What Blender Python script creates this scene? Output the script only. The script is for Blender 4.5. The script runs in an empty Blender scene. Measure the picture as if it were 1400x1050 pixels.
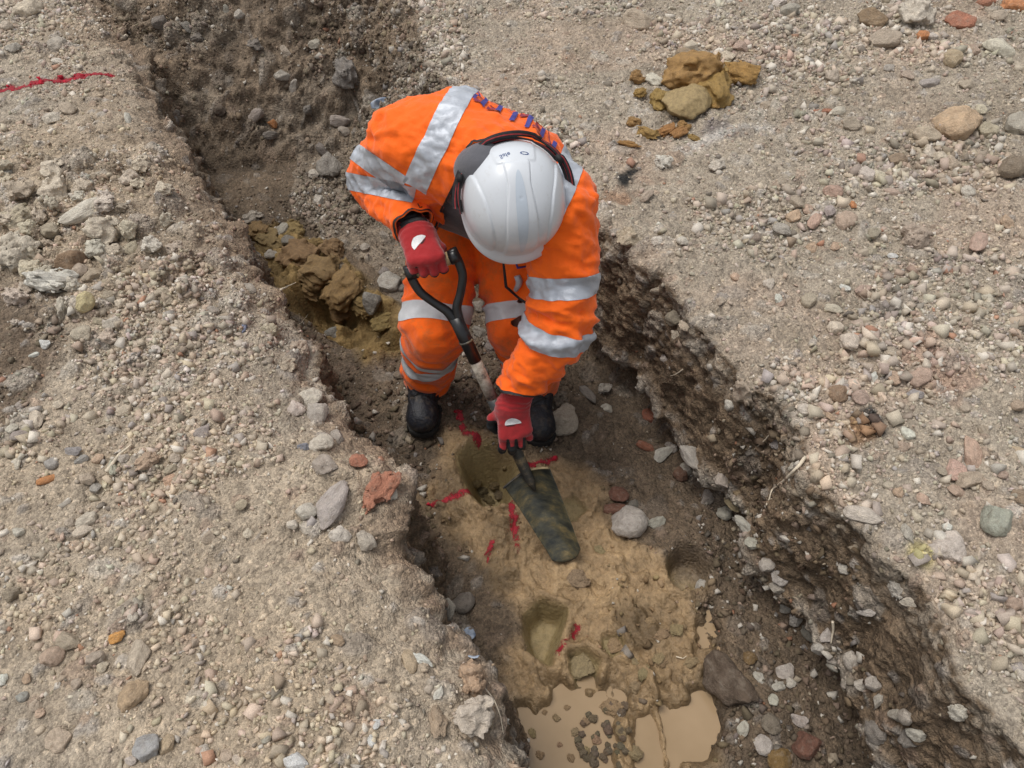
import bpy, bmesh, math, random
import numpy as np
from mathutils import Vector, Matrix

random.seed(7)
RNG = np.random.default_rng(11)
SC = bpy.context.scene
COL = SC.collection

# ------------------------------------------------------------------ camera, sky, sun, exposure
CAM_H = 2.02
PITCH = math.radians(50.0)
cam_data = bpy.data.cameras.new('camera')
cam = bpy.data.objects.new('camera', cam_data)
COL.objects.link(cam)
cam.location = (0, 0, CAM_H)
cam.rotation_euler = (math.radians(90) - PITCH, 0, 0)
cam_data.sensor_width = 36.0
cam_data.lens = 36.0 * 1051.0 / 1400.0
cam_data.clip_start = 0.05
cam_data.clip_end = 300
SC.camera = cam

world = bpy.data.worlds.new('World')
SC.world = world
world.use_nodes = True
wn = world.node_tree
sky = wn.nodes.new('ShaderNodeTexSky')
sky.sky_type = 'NISHITA'
sky.sun_disc = False
sky.sun_elevation = math.radians(72)
sky.sun_rotation = math.radians(285)
sky.air_density = 1.0
sky.dust_density = 4.0
hsv = wn.nodes.new('ShaderNodeHueSaturation')      # a cloud deck: the blue is washed out of the sky
hsv.inputs['Saturation'].default_value = 0.22
bg = wn.nodes['Background']
wn.links.new(sky.outputs[0], hsv.inputs['Color'])
wn.links.new(hsv.outputs[0], bg.inputs['Color'])
bg.inputs['Strength'].default_value = 0.15

sun_d = bpy.data.lights.new('sun', 'SUN')
sun = bpy.data.objects.new('sun', sun_d)
COL.objects.link(sun)
sun_d.energy = 1.5
sun_d.angle = math.radians(28)
sun_d.color = (1.0, 0.955, 0.89)
# light comes from high up on the left
_az, _el = math.radians(285), math.radians(72)
_sd = Vector((math.sin(_az) * math.cos(_el), math.cos(_az) * math.cos(_el), math.sin(_el)))
sun.rotation_euler = (-_sd).to_track_quat('-Z', 'Y').to_euler()

vs = SC.view_settings
vs.view_transform = 'Standard'
vs.look = 'None'
vs.exposure = 0.0
vs.gamma = 1.0
vs.use_curve_mapping = False
SC.cycles.use_denoising = True
SC.cycles.denoiser = 'OPENIMAGEDENOISE'
SC.cycles.denoising_input_passes = 'RGB_ALBEDO_NORMAL'
SC.cycles.denoising_prefilter = 'NONE'
SC.cycles.max_bounces = 4
SC.cycles.glossy_bounces = 2
SC.cycles.transmission_bounces = 1
SC.cycles.caustics_reflective = False
SC.cycles.caustics_refractive = False
SC.cycles.diffuse_bounces = 3
SC.cycles.use_adaptive_sampling = True

# ------------------------------------------------------------------ surveying helpers (pixel of the photograph -> point in the place)
F = 1051.0
FW = np.array([0, math.cos(PITCH), -math.sin(PITCH)])
UP = np.array([0, math.sin(PITCH), math.cos(PITCH)])
RT = np.array([1.0, 0, 0])
CC = np.array([0, 0, CAM_H])
def ray(x, y):
    return FW + RT * (x - 700) / F + UP * (525 - y) / F
def uz(x, y, z):
    r = ray(x, y); return CC + r * ((z - CAM_H) / r[2])
def uy(x, y, Y):
    r = ray(x, y); return CC + r * (Y / r[1])
def camvec(a, b, c):
    return RT * a + UP * b + FW * c
def nrm(v):
    v = np.asarray(v, float); return v / np.linalg.norm(v)

# ------------------------------------------------------------------ noise
_T = RNG.random((64, 64, 64)).astype(np.float32)
def vnoise(P, f=1.0, off=0.0):
    q = np.asarray(P, np.float32) * np.float32(f) + np.float32(off) + np.float32(512.0)
    i = np.floor(q).astype(np.int32); u = q - i
    u = u * u * u * (u * (u * 6 - 15) + 10)
    i &= 63; j = (i + 1) & 63
    x0, y0, z0 = i[..., 0], i[..., 1], i[..., 2]; x1, y1, z1 = j[..., 0], j[..., 1], j[..., 2]
    a, b, c = u[..., 0], u[..., 1], u[..., 2]
    r = _T
    def L(p, q_, t): return p + (q_ - p) * t
    return (L(L(L(r[x0, y0, z0], r[x1, y0, z0], a), L(r[x0, y1, z0], r[x1, y1, z0], a), b),
              L(L(r[x0, y0, z1], r[x1, y0, z1], a), L(r[x0, y1, z1], r[x1, y1, z1], a), b), c) * 2 - 1)
def fbm(P, f, octv=4, off=0.0, g=0.5):
    s = 0; a = 1.0
    for k in range(octv):
        s = s + a * vnoise(P, f, off + 7.3 * k); a *= g; f *= 2.03
    return s
def ridge(P, f, octv=3, off=0.0):
    s = 0; a = 1.0
    for k in range(octv):
        s = s + a * (1 - 2 * np.abs(vnoise(P, f, off + 5.1 * k))); a *= 0.5; f *= 2.1
    return s
_W = RNG.random((128, 128, 5)).astype(np.float32)
def worley2(U, f, off=0):
    """F1, F2, random of nearest cell (two values) for 2-D points."""
    q = U.astype(np.float32) * np.float32(f) + np.float32(512 + off)
    i = np.floor(q).astype(np.int32)
    n = len(q)
    f1 = np.full(n, 9, np.float32); f2 = np.full(n, 9, np.float32)
    ra = np.zeros(n, np.float32); rb = np.zeros(n, np.float32)
    for dx in (-1, 0, 1):
        for dy in (-1, 0, 1):
            cx = i[:, 0] + dx; cy = i[:, 1] + dy
            w = _W[cx & 127, cy & 127]
            d = np.sqrt((cx + w[:, 0] - q[:, 0]) ** 2 + (cy + w[:, 1] - q[:, 1]) ** 2)
            m = d < f1
            f2 = np.where(m, f1, np.minimum(f2, d))
            ra = np.where(m, w[:, 2], ra); rb = np.where(m, w[:, 3], rb)
            f1 = np.where(m, d, f1)
    return f1, f2, ra, rb
def sstep(a, b, x):
    t = np.clip((x - a) / (b - a), 0, 1); return t * t * (3 - 2 * t)
def poly_sd(XY, poly):
    """signed distance to a polygon, negative inside."""
    poly = np.asarray(poly, float); n = len(poly)
    d = np.full(len(XY), 1e9); ins = np.zeros(len(XY), bool)
    for k in range(n):
        a = poly[k]; b = poly[(k + 1) % n]
        e = b - a; w = XY - a
        t = np.clip((w @ e) / (e @ e), 0, 1)
        d = np.minimum(d, np.hypot(w[:, 0] - t * e[0], w[:, 1] - t * e[1]))
        c = (a[1] > XY[:, 1]) != (b[1] > XY[:, 1])
        with np.errstate(divide='ignore', invalid='ignore'):
            ins ^= c & (XY[:, 0] < (b[0] - a[0]) * (XY[:, 1] - a[1]) / (b[1] - a[1] + 1e-12) + a[0])
    return np.where(ins, -d, d)
def line_d(XY, pts):
    pts = np.asarray(pts, float); d = np.full(len(XY), 1e9)
    for a, b in zip(pts[:-1], pts[1:]):
        e = b - a; w = XY - a; t = np.clip((w @ e) / (e @ e), 0, 1)
        d = np.minimum(d, np.hypot(w[:, 0] - t * e[0], w[:, 1] - t * e[1]))
    return d

# ------------------------------------------------------------------ mesh helpers
def mesh_np(name, V, Fa, smooth=True):
    V = np.ascontiguousarray(V, np.float32); Fa = np.ascontiguousarray(Fa, np.int32)
    me = bpy.data.meshes.new(name)
    k = Fa.shape[1]
    me.vertices.add(len(V)); me.vertices.foreach_set('co', V.ravel())
    me.loops.add(Fa.size); me.loops.foreach_set('vertex_index', Fa.ravel())
    me.polygons.add(len(Fa)); me.polygons.foreach_set('loop_start', np.arange(0, Fa.size, k, dtype=np.int32))
    if smooth:
        me.polygons.foreach_set('use_smooth', np.ones(len(Fa), bool))
    me.update(calc_edges=True)
    return me
def add_col(me, name, C):
    C = np.concatenate([np.asarray(C, np.float32)[:, :3], np.ones((len(C), 1), np.float32)], 1)
    at = me.attributes.new(name, 'FLOAT_COLOR', 'POINT'); at.data.foreach_set('color', C.ravel())
def add_val(me, name, v):
    at = me.attributes.new(name, 'FLOAT', 'POINT'); at.data.foreach_set('value', np.asarray(v, np.float32).ravel())
def link(name, me, mat=None, parent=None, label=None, cat=None, group=None, kind=None):
    o = bpy.data.objects.new(name, me); COL.objects.link(o)
    if mat is not None and me is not None and len(me.materials) == 0: me.materials.append(mat)
    if parent is not None:
        o.parent = parent
        o.matrix_parent_inverse = Matrix.Translation(parent.location).inverted() if parent.parent is None else Matrix()
    tag(o, label, cat, group, kind)
    return o
def tag(o, label=None, cat=None, group=None, kind=None):
    if label: o['label'] = label
    if cat: o['category'] = cat
    if group: o['group'] = group
    if kind: o['kind'] = kind
def empty(name, loc, label, cat, group=None):
    o = bpy.data.objects.new(name, None); COL.objects.link(o); o.location = loc
    o.empty_display_size = 0.05
    tag(o, label, cat, group); return o
def vnormals(V, T):
    n = np.cross(V[T[:, 1]] - V[T[:, 0]], V[T[:, 2]] - V[T[:, 0]])
    N = np.zeros_like(V)
    for k in range(3): np.add.at(N, T[:, k], n)
    return N / (np.linalg.norm(N, axis=1, keepdims=True) + 1e-12)
def tube(path, rad, seg=10, cap=True):
    P = np.asarray(path, float); n = len(P)
    R = np.full(n, rad) if np.isscalar(rad) else np.asarray(rad, float)
    t = np.gradient(P, axis=0); t /= np.linalg.norm(t, axis=1, keepdims=True) + 1e-12
    ref = np.array([0, 0, 1.0]) if abs(t[0][2]) < .9 else np.array([1.0, 0, 0])
    V = []; u = nrm(np.cross(t[0], ref))
    for k in range(n):
        u = u - t[k] * (u @ t[k]); u = nrm(u); w = np.cross(t[k], u)
        for a in np.linspace(0, 2 * math.pi, seg, endpoint=False):
            V.append(P[k] + R[k] * (u * math.cos(a) + w * math.sin(a)))
    Tt = []
    for k in range(n - 1):
        for j in range(seg):
            a = k * seg + j; b = k * seg + (j + 1) % seg
            Tt += [(a, b, b + seg), (a, b + seg, a + seg)]
    if cap:
        V += [P[0], P[-1]]; c0 = len(V) - 2
        for j in range(seg):
            Tt += [(c0, (j + 1) % seg, j), (c0 + 1, (n - 1) * seg + j, (n - 1) * seg + (j + 1) % seg)]
    return np.array(V), np.array(Tt)
def join(parts):
    V = []; T = []; o = 0
    for v, t in parts:
        V.append(v); T.append(np.asarray(t) + o); o += len(v)
    return np.concatenate(V), np.concatenate(T)
def clip(A, T, val):
    """keep val>0 of a triangle mesh; A holds xyz and any further columns per vertex."""
    pos = val > 0
    c = pos[T].sum(1)
    out = [T[c == 3]]; newA = []; pair = []
    base = len(A)
    for cnt in (1, 2):
        S = T[c == cnt]
        if not len(S): continue
        odd = pos[S] if cnt == 1 else ~pos[S]
        k = odd.argmax(1); r = np.arange(len(S))
        a = S[r, k]; b = S[r, (k + 1) % 3]; d = S[r, (k + 2) % 3]
        pair.append((cnt, a, b, d))
    eds = []
    for cnt, a, b, d in pair:
        eds += [np.sort(np.stack([a, b], 1), 1), np.sort(np.stack([a, d], 1), 1)]
    if eds:
        E = np.concatenate(eds); U, inv = np.unique(E, axis=0, return_inverse=True); inv = inv.ravel()
        w = (val[U[:, 0]] / (val[U[:, 0]] - val[U[:, 1]]))[:, None]
        nA = A[U[:, 0]] * (1 - w) + A[U[:, 1]] * w
        p = 0
        for cnt, a, b, d in pair:
            m = len(a); ab = base + inv[p:p + m]; ad = base + inv[p + m:p + 2 * m]; p += 2 * m
            if cnt == 1: out.append(np.stack([a, ab, ad], 1))
            else: out += [np.stack([ab, b, d], 1), np.stack([ab, d, ad], 1)]
        A = np.concatenate([A, nA])
    T2 = np.concatenate(out)
    if len(T2) == 0: return A[:0], T2
    used, inv = np.unique(T2, return_inverse=True)
    return A[used], inv.reshape(T2.shape)
def largest(A, T):
    """keep the biggest connected piece."""
    if len(T) == 0: return A, T
    lab = np.arange(len(A))
    while True:
        m = lab[T].min(1); new = lab.copy()
        for k in range(3): np.minimum.at(new, T[:, k], m)
        new = new[new]
        if (new == lab).all(): break
        lab = new
    u, c = np.unique(lab[T[:, 0]], return_counts=True)
    T2 = T[lab[T[:, 0]] == u[c.argmax()]]
    used, inv = np.unique(T2, return_inverse=True)
    return A[used], inv.reshape(T2.shape)
def snets(f, lo, hi, h, newton=2):
    """surface nets of a distance field, triangles out."""
    lo = np.asarray(lo, float); hi = np.asarray(hi, float)
    n = np.ceil((hi - lo) / h).astype(int) + 1
    ax = [np.asarray(lo[k] + h * np.arange(n[k]), np.float32) for k in range(3)]
    D = np.empty(n, np.float32)
    step = max(1, int(400000 // (n[1] * n[2])))
    for i in range(0, n[0], step):
        g = np.stack(np.meshgrid(ax[0][i:i + step], ax[1], ax[2], indexing='ij'), -1)
        D[i:i + step] = f(g.reshape(-1, 3)).reshape(g.shape[:3])
    s = D < 0
    cn = n - 1
    cnt = np.zeros(cn, np.int32); acc = np.zeros((*cn, 3), np.float32)
    def sl(o): return tuple(slice(o[k], o[k] + cn[k]) for k in range(3))
    for a in range(3):
        for o1 in (0, 1):
            for o2 in (0, 1):
                o = [0, 0, 0]; b, c = (a + 1) % 3, (a + 2) % 3; o[b] = o1; o[c] = o2
                p = list(o); p[a] = 1
                d0 = D[sl(o)]; d1 = D[sl(p)]; m = (d0 < 0) != (d1 < 0)
                t = np.where(m, d0 / np.where(m, d0 - d1, 1), 0)
                cnt += m
                acc[..., a] += t * m; acc[..., b] += o1 * m; acc[..., c] += o2 * m
    idx = np.full(cn, -1, np.int32); mk = cnt > 0; idx[mk] = np.arange(mk.sum())
    V = (np.argwhere(mk) + acc[mk] / cnt[mk][:, None]) * h + lo
    Q = []
    for a in range(3):
        b, c = (a + 1) % 3, (a + 2) % 3
        o0 = [slice(1, -1)] * 3; o0[a] = slice(0, n[a] - 1); o1 = list(o0); o1[a] = slice(1, n[a])
        s0 = s[tuple(o0)]; s1 = s[tuple(o1)]
        e = np.argwhere(s0 != s1); fl = s0[s0 != s1]
        e = e + np.array([0 if k == a else 1 for k in range(3)])
        def cell(db, dc):
            q = e.copy(); q[:, b] -= db; q[:, c] -= dc; return idx[q[:, 0], q[:, 1], q[:, 2]]
        q = np.stack([cell(1, 1), cell(0, 1), cell(0, 0), cell(1, 0)], 1)
        q[~fl] = q[~fl][:, ::-1]
        Q.append(q)
    Q = np.concatenate(Q)
    V = V.astype(np.float32)
    for _ in range(newton):
        e = np.float32(h * .3); d = f(V); g = np.stack([f(V + np.eye(3, dtype=np.float32)[k] * e) - d for k in range(3)], 1) / e
        g2 = (g * g).sum(1, keepdims=True) + 1e-6
        V = V - np.clip(d[:, None] * g / g2, -h, h)
    T = np.concatenate([Q[:, [0, 1, 2]], Q[:, [0, 2, 3]]])
    return V.astype(float), T
def smin(a, b, k):
    h = np.clip(.5 + .5 * (b - a) / k, 0, 1); return b + (a - b) * h - k * h * (1 - h)
def smax(a, b, k): return -smin(-a, -b, k)
def cone(P, a, b, ra, rb):
    a = np.asarray(a, np.float32); b = np.asarray(b, np.float32); e = b - a
    t = np.clip((P - a) @ e / (e @ e), 0, 1)
    return np.linalg.norm(P - a - t[:, None] * e, axis=1) - (ra + (rb - ra) * t)
def ellip(P, c, R, M=None):
    q = P - np.asarray(c, np.float32)
    if M is not None: q = q @ np.asarray(M, np.float32).T
    R = np.asarray(R, np.float32)
    k0 = np.linalg.norm(q / R, axis=1); k1 = np.linalg.norm(q / (R * R), axis=1) + 1e-6
    return k0 * (k0 - 1) / k1

# ------------------------------------------------------------------ material helpers
def mat(name):
    m = bpy.data.materials.new(name); m.use_nodes = True
    nt = m.node_tree; b = nt.nodes['Principled BSDF']
    return m, nt, b
def node(nt, typ, **kw):
    n = nt.nodes.new(typ)
    for k, v in kw.items():
        if hasattr(n, k) and not k.startswith('in_'): setattr(n, k, v)
    return n
def setin(n, **kw):
    for k, v in kw.items(): n.inputs[k.replace('_', ' ')].default_value = v
def noise_n(nt, scale, detail=4, rough=.6, coord='Object', vec=None):
    t = nt.nodes.new('ShaderNodeTexNoise'); setin(t, Scale=scale, Detail=detail, Roughness=rough)
    if vec is None:
        tc = nt.nodes.new('ShaderNodeTexCoord'); nt.links.new(tc.outputs[coord], t.inputs['Vector'])
    else: nt.links.new(vec, t.inputs['Vector'])
    return t
def ramp_n(nt, src, stops):
    r = nt.nodes.new('ShaderNodeValToRGB'); nt.links.new(src, r.inputs[0])
    while len(r.color_ramp.elements) < len(stops): r.color_ramp.elements.new(.5)
    for e, (p, c) in zip(r.color_ramp.elements, stops):
        e.position = p; e.color = (*c, 1) if len(c) == 3 else c
    return r
def mix_n(nt, fac, a, b, typ='MIX'):
    m = nt.nodes.new('ShaderNodeMix'); m.data_type = 'RGBA'; m.blend_type = typ
    for sock, v in ((m.inputs[0], fac), (m.inputs[6], a), (m.inputs[7], b)):
        if hasattr(v, 'node'): nt.links.new(v, sock)
        elif isinstance(v, (int, float)): sock.default_value = v
        else: sock.default_value = (*v, 1)
    return m.outputs[2]
def math_n(nt, op, a, b=None):
    m = nt.nodes.new('ShaderNodeMath'); m.operation = op
    for k, v in enumerate((a, b)):
        if v is None: continue
        if hasattr(v, 'node'): nt.links.new(v, m.inputs[k])
        else: m.inputs[k].default_value = v
    return m.outputs[0]
def bump_n(nt, b, h, strength, dist, prev=None):
    n = nt.nodes.new('ShaderNodeBump'); setin(n, Strength=strength, Distance=dist)
    nt.links.new(h, n.inputs['Height'])
    if prev is not None: nt.links.new(prev.outputs[0], n.inputs['Normal'])
    nt.links.new(n.outputs[0], b.inputs['Normal'])
    return n
def simple(name, col, rough=.7, var=.15, scale=60, bump=.2, bdist=.002, bscale=250, metal=0, spec=.4, coat=0):
    m, nt, b = mat(name)
    n = noise_n(nt, scale, 5)
    lo = [c * (1 - var) for c in col]; hi = [min(1, c * (1 + var)) for c in col]
    r = ramp_n(nt, n.outputs[0], [(.3, lo), (.7, hi)])
    nt.links.new(r.outputs[0], b.inputs['Base Color'])
    setin(b, Roughness=rough, Metallic=metal)
    b.inputs['Specular IOR Level'].default_value = spec
    b.inputs['Coat Weight'].default_value = coat
    if bump:
        n2 = noise_n(nt, bscale, 3); bump_n(nt, b, n2.outputs[0], bump, bdist)
    return m

# ================================================================== GROUND AND TRENCH
# survey frame of the trench: s runs along it (away from the camera), t across it (to the right)
DS = nrm([-.42, .907]); DT = np.array([DS[1], -DS[0]]); O2 = np.array([.107, 1.217])
def st_of(XY):
    q = np.asarray(XY)[..., :2] - O2; return q @ DS, q @ DT
def xy_of(s, t):
    return O2 + np.asarray(s)[..., None] * DS + np.asarray(t)[..., None] * DT
BANK = 0.5
LLs = [-30, -3, -.741, -.66, -.51, -.38, -.163, -.056, .03, .133, .316, .561, .81, 1.174, 1.726, 2.208, 2.884, 4, 30]
LLt = [-.44, -.44, -.432, -.454, -.451, -.478, -.505, -.455, -.46, -.511, -.515, -.539, -.574, -.609, -.683, -.721, -.788, -.9, -.9]
RLs = [-30, -3, -.985, -.882, -.673, -.468, -.305, -.109, .113, .405, .647, 1.2, 1.72, 2.31, 3, 30]
RLt = [.42, .42, .414, .414, .469, .435, .499, .463, .497, .457, .438, .40, .33, .45, .6, .6]
def geo(a, d0, n, r):
    o = [a]; d = d0
    for _ in range(n): o.append(o[-1] + d); d *= r
    return np.array(o[1:])
s_in = np.arange(-1.25, 3.15, .0072)
s_all = np.concatenate([geo(-1.25, -.02, 22, 1.32)[::-1], s_in, geo(3.15, .02, 22, 1.32)])
wob = lambda s, k: .016 * np.sin(s * 11 + k) + .010 * np.sin(s * 23 + 2 * k) + .007 * np.sin(s * 47 + k * 3)
tL = np.interp(s_all, LLs, LLt) + wob(s_all, 1.0) * .8 + .022
tR = np.interp(s_all, RLs, RLt) + wob(s_all, 4.0)
tLb = tL + .07
tRb = np.interp(s_all, [-30, .75, 1.45, 1.9, 2.6, 30], [0.015, 0.015, .38, .42, .3, .3])
tRb = tR - tRb
rL = np.concatenate([geo(1.02, .03, 14, 1.42)[::-1], np.linspace(1.02, .008, 128)])
rR = np.concatenate([np.linspace(.008, 2.62, 338), geo(2.62, .03, 14, 1.42)])
nW1, nFl, nW2 = 44, 164, 84
cols = []
S = s_all[:, None]
zc = lambda t, s: (.004 * t)
# columns: left bank | left wall | floor | right wall | right bank
secs = []
Tm = [tL[:, None] - rL[None, :]]
Zm = [BANK - .085 * np.exp(-(rL[None, :] / .085) ** 1.3) + 0 * S]
secs += [0] * len(rL)
def sb_of(t): return 2.136 - .24 * (t + .47)
def se_of(t): return 2.98 - .47 * (t + .76)
def floor_z(s, t):
    u = np.clip((s - sb_of(t)) / (se_of(t) - sb_of(t)), 0, 1.0)
    return (BANK + .03) * (u ** .9)
w = np.linspace(0, 1, nW1 + 2)[None, 1:-1]
g = .35 * w + .65 * w ** 3
tw = tL[:, None] + (tLb - tL)[:, None] * g
zl = BANK - .085 + (floor_z(S, tw) - BANK + .085) * w
Tm.append(tw); Zm.append(zl); secs += [1] * nW1
w = np.linspace(0, 1, nFl)[None, :]
tw = tLb[:, None] + (tRb - tLb)[:, None] * w
Tm.append(tw); Zm.append(floor_z(S, tw)); secs += [2] * nFl
w = np.linspace(0, 1, nW2 + 2)[None, 1:-1]
tw = tRb[:, None] + (tR - tRb)[:, None] * (w ** 1.1)
near = 1 - sstep(.7, 1.2, S)
tw = tw + near * (.030 * (1 - sstep(.06, .17, w)) + .03 * w ** 2 - .02 * np.exp(-((w - .2) / .06) ** 2))
zf = floor_z(S, tw)
Tm.append(tw); Zm.append(zf + (BANK - .03 - zf) * w); secs += [3] * nW2
Tm.append(tR[:, None] + .03 * near + rR[None, :])
Zm.append(BANK - .03 * np.exp(-rR[None, :] / .05) + 0 * S); secs += [4] * len(rR)
Tm = np.concatenate(Tm, 1); Zm = np.concatenate(Zm, 1); SEC = np.array(secs)
nr, nc = Tm.shape
XYm = xy_of(S + 0 * Tm, Tm)
P0 = np.concatenate([XYm, Zm[..., None]], -1)                 # (nr,nc,3)
gu = np.gradient(P0, axis=0); gv = np.gradient(P0, axis=1)
Nn = np.cross(gv, gu); Nn /= np.linalg.norm(Nn, axis=-1, keepdims=True) + 1e-12
Nn *= np.where(Nn[..., 2:3].mean() < 0, -1, 1)
arc = np.concatenate([np.zeros((nr, 1)), np.cumsum(np.linalg.norm(np.diff(P0, axis=1), axis=-1), 1)], 1)
arc -= arc[:, [len(rL) - 1]]
Pf = P0.reshape(-1, 3); sec = np.tile(SEC, nr); Nf = Nn.reshape(-1, 3)
sv = np.repeat(s_all, nc); tv = Tm.ravel(); av = arc.ravel(); XYf = Pf[:, :2]
UA = np.stack([sv + .02 * vnoise(Pf, 9, 3), av + .02 * vnoise(Pf, 9, 31)], 1)
rl = np.maximum(np.repeat(tL, nc) - tv, 0)                      # distance from the left lip on the bank
rr = np.maximum(tv - np.repeat(tR, nc), 0)
isLB = (sec == 0).astype(float); isRB = (sec == 4).astype(float)
isW = ((sec == 1) | (sec == 3)).astype(float); isF = (sec == 2).astype(float)
endm = sstep(0, .12, sv - sb_of(tv)) * ((sec == 2) | (sec == 3) | (sec == 1)) * (1 - sstep(.95, 1.05, (sv - sb_of(tv)) / (se_of(tv) - sb_of(tv))))
slope = sstep(.95, 1.3, sv) * ((sec == 3) | ((sec == 2) & (tv > np.repeat(tRb, nc) - .25))) * (1 - endm)
far = sstep(3.2, 4.5, np.hypot(XYf[:, 0], XYf[:, 1] - 1.6))

def P(pxs, z=0.0): return np.array([uz(x, y, z)[:2] for x, y in pxs])
# ---- worn features of the floor
clay_poly = P([(610, 600), (690, 596), (790, 640), (880, 740), (925, 770), (985, 850), (1000, 930), (985, 1010), (1010, 1060), (690, 1070), (690, 960), (700, 860), (650, 790), (600, 740), (580, 680)])
pit_poly = P([(385, 395), (450, 378), (530, 415), (568, 455), (572, 492), (520, 492), (470, 478), (420, 455), (395, 430)])
och_poly = P([(335, 310), (380, 300), (440, 340), (500, 385), (560, 440), (575, 490), (500, 500), (470, 455), (400, 420), (350, 370)])
holes = [
    (P([(622, 622), (640, 606), (690, 604), (708, 625), (712, 668), (700, 690), (660, 696), (640, 678), (628, 650)]), .20, .07),
    (P([(712, 838), (736, 818), (778, 832), (764, 880), (755, 914), (720, 894), (710, 865)]), .085, .03),
    (P([(910, 760), (930, 744), (962, 750), (978, 775), (968, 804), (930, 810), (911, 788)]), .08, .028),
    (P([(762, 688), (785, 677), (808, 697), (788, 716), (767, 713)]), .016, .008),
    (P([(778, 895), (800, 888), (822, 905), (814, 936), (786, 937), (775, 915)]), .018, .010),
    (P([(822, 872), (846, 868), (856, 888), (838, 900), (822, 892)]), .012, .008),
]
pud = [P([(706, 1010), (722, 965), (770, 935), (825, 932), (838, 960), (828, 1000), (838, 1060), (700, 1075)]),
       P([(872, 1015), (880, 985), (905, 955), (955, 948), (968, 985), (958, 1030), (935, 1056), (880, 1056)]),
       P([(955, 850), (968, 846), (975, 880), (968, 893), (953, 888)])]
wn2 = .018 * fbm(Pf, 14, 3, 2.0)
claySD = poly_sd(XYf, clay_poly) + .05 * fbm(Pf, 7, 3, 9.)
clay = isF * (1 - sstep(-.05, .05, claySD))
ochre = np.clip((isF + isW * (sv > .6) * (sec == 3)) * (1 - sstep(-.02, .03, poly_sd(XYf, och_poly) + .03 * fbm(Pf, 12, 3, 4.))), 0, 1)
dz = np.zeros(len(Pf)); cut = np.zeros(len(Pf))
for hp, dep, wd in holes:
    d = poly_sd(XYf, hp) + wn2 * .25
    k = sstep(0, -wd, d) * isF
    dz -= dep * k; cut = np.maximum(cut, sstep(.004, -.008, d) * isF)
    dz += .012 * np.exp(-((d - .012) / .014) ** 2) * isF
dpit = poly_sd(XYf, pit_poly) + wn2 * .6
dz -= .15 * sstep(.0, -.09, dpit) * isF
WATER = -.026
pdm = np.zeros(len(Pf))
for pp in pud:
    d = poly_sd(XYf, pp) + wn2 * 2.4 + .012 * fbm(Pf, 45, 2, 6.)
    pdm = np.maximum(pdm, sstep(.055, -.025, d) * isF)
dz -= .052 * pdm
d = line_d(XYf, P([(889, 925), (897, 960), (906, 1000), (913, 1040)]))
dz += .036 * np.exp(-(d / (.010 + .005 * vnoise(Pf, 40))) ** 2) * isF
# a low heap of gravel around the boots, a dip along the right wall foot
dz += isF * (.02 * np.exp(-(poly_sd(XYf, P([(480, 500), (560, 495), (600, 560), (700, 480), (720, 540), (640, 590), (560, 560)])) / .06).clip(0) ** 2))
dz -= isF * .035 * sstep(.2, .0, np.repeat(tRb, nc) - tv) * (sv < .7)

# ---- relief
f1a, f2a, ca, cb = worley2(UA, 11, 3)
f1b, f2b, da, db = worley2(UA, 26, 17)
f1c, f2c, ea, eb = worley2(UA, 52, 41)
dome = lambda f1, r: np.sqrt(np.clip(1 - (f1 / r) ** 2, 0, 1))
big = (ca > .52) * dome(f1a, .30 + .22 * cb) * (.5 + .8 * cb)
mid = (da > .35) * dome(f1b, .28 + .24 * db) * (.5 + .8 * db)
sml = dome(f1c, .55) * (.4 + .8 * eb)
lipL = np.exp(-rl / .16) * isLB; lipR = np.exp(-rr / .14) * isRB
rubbleL = isLB * np.exp(-(poly_sd(XYf, P([(-40, 230), (120, 215), (230, 300), (250, 420), (150, 490), (60, 440), (-60, 420)], .5)) / .12).clip(0) ** 2)
n1 = fbm(Pf, 2.2, 3, 1.); n2 = fbm(Pf, 7, 3, 5.); n3 = fbm(Pf, 24, 3, 8.); n4 = fbm(Pf, 70, 2, 12.)
smooth_cut = 1 - .85 * np.clip(cut + pdm * .6, 0, 1)
disp = (isLB * (.020 * n1 + .010 * n2 + .0045 * n3 + (.010 + .022 * rubbleL + .014 * lipL) * big + (.0065 + .010 * rubbleL + .008 * lipL) * mid + .0035 * sml)
        + isRB * (.020 * n1 + .011 * n2 + .005 * n3 + (.010 + .004 * lipR) * big + (.007 + .002 * lipR) * mid + .0038 * sml)
        + isW * (.010 * n2 + .007 * n3 + .005 * big + .011 * mid + .007 * sml + .005 * n4)
        + isF * (1 - clay * .45) * smooth_cut * (.007 * n2 + .006 * n3 + .008 * big * (.3 + .7 * endm) + .006 * mid + .003 * sml)
        + isF * clay * smooth_cut * (.006 * ridge(np.stack([Pf[:, 0] * .5 + Pf[:, 1] * .35, Pf[:, 1], Pf[:, 2]], 1), 16, 3, 3.) + .0055 * n4 + .010 * mid + .004 * sml * (eb > .5) + .006 * n3)
        + endm * (.030 * n2 + .008 * n3 + .012 * big + .004 * mid)
        + slope * (.012 * mid + .01 * n2)
        + ochre * (.026 * ridge(Pf, 7, 3, 6.) + .012 * n3 + .022 * big))
disp *= (1 - .6 * far)
lm = np.exp(-np.minimum(rl, 9) / .05) * isLB + np.exp(-rr / .05) * isRB + isW * .55
Dn = Nf.copy(); Dn[:, 2] += .35; Dn /= np.linalg.norm(Dn, axis=1, keepdims=True)
V = Pf + Dn * disp[:, None]
V[:, 2] += dz
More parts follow.
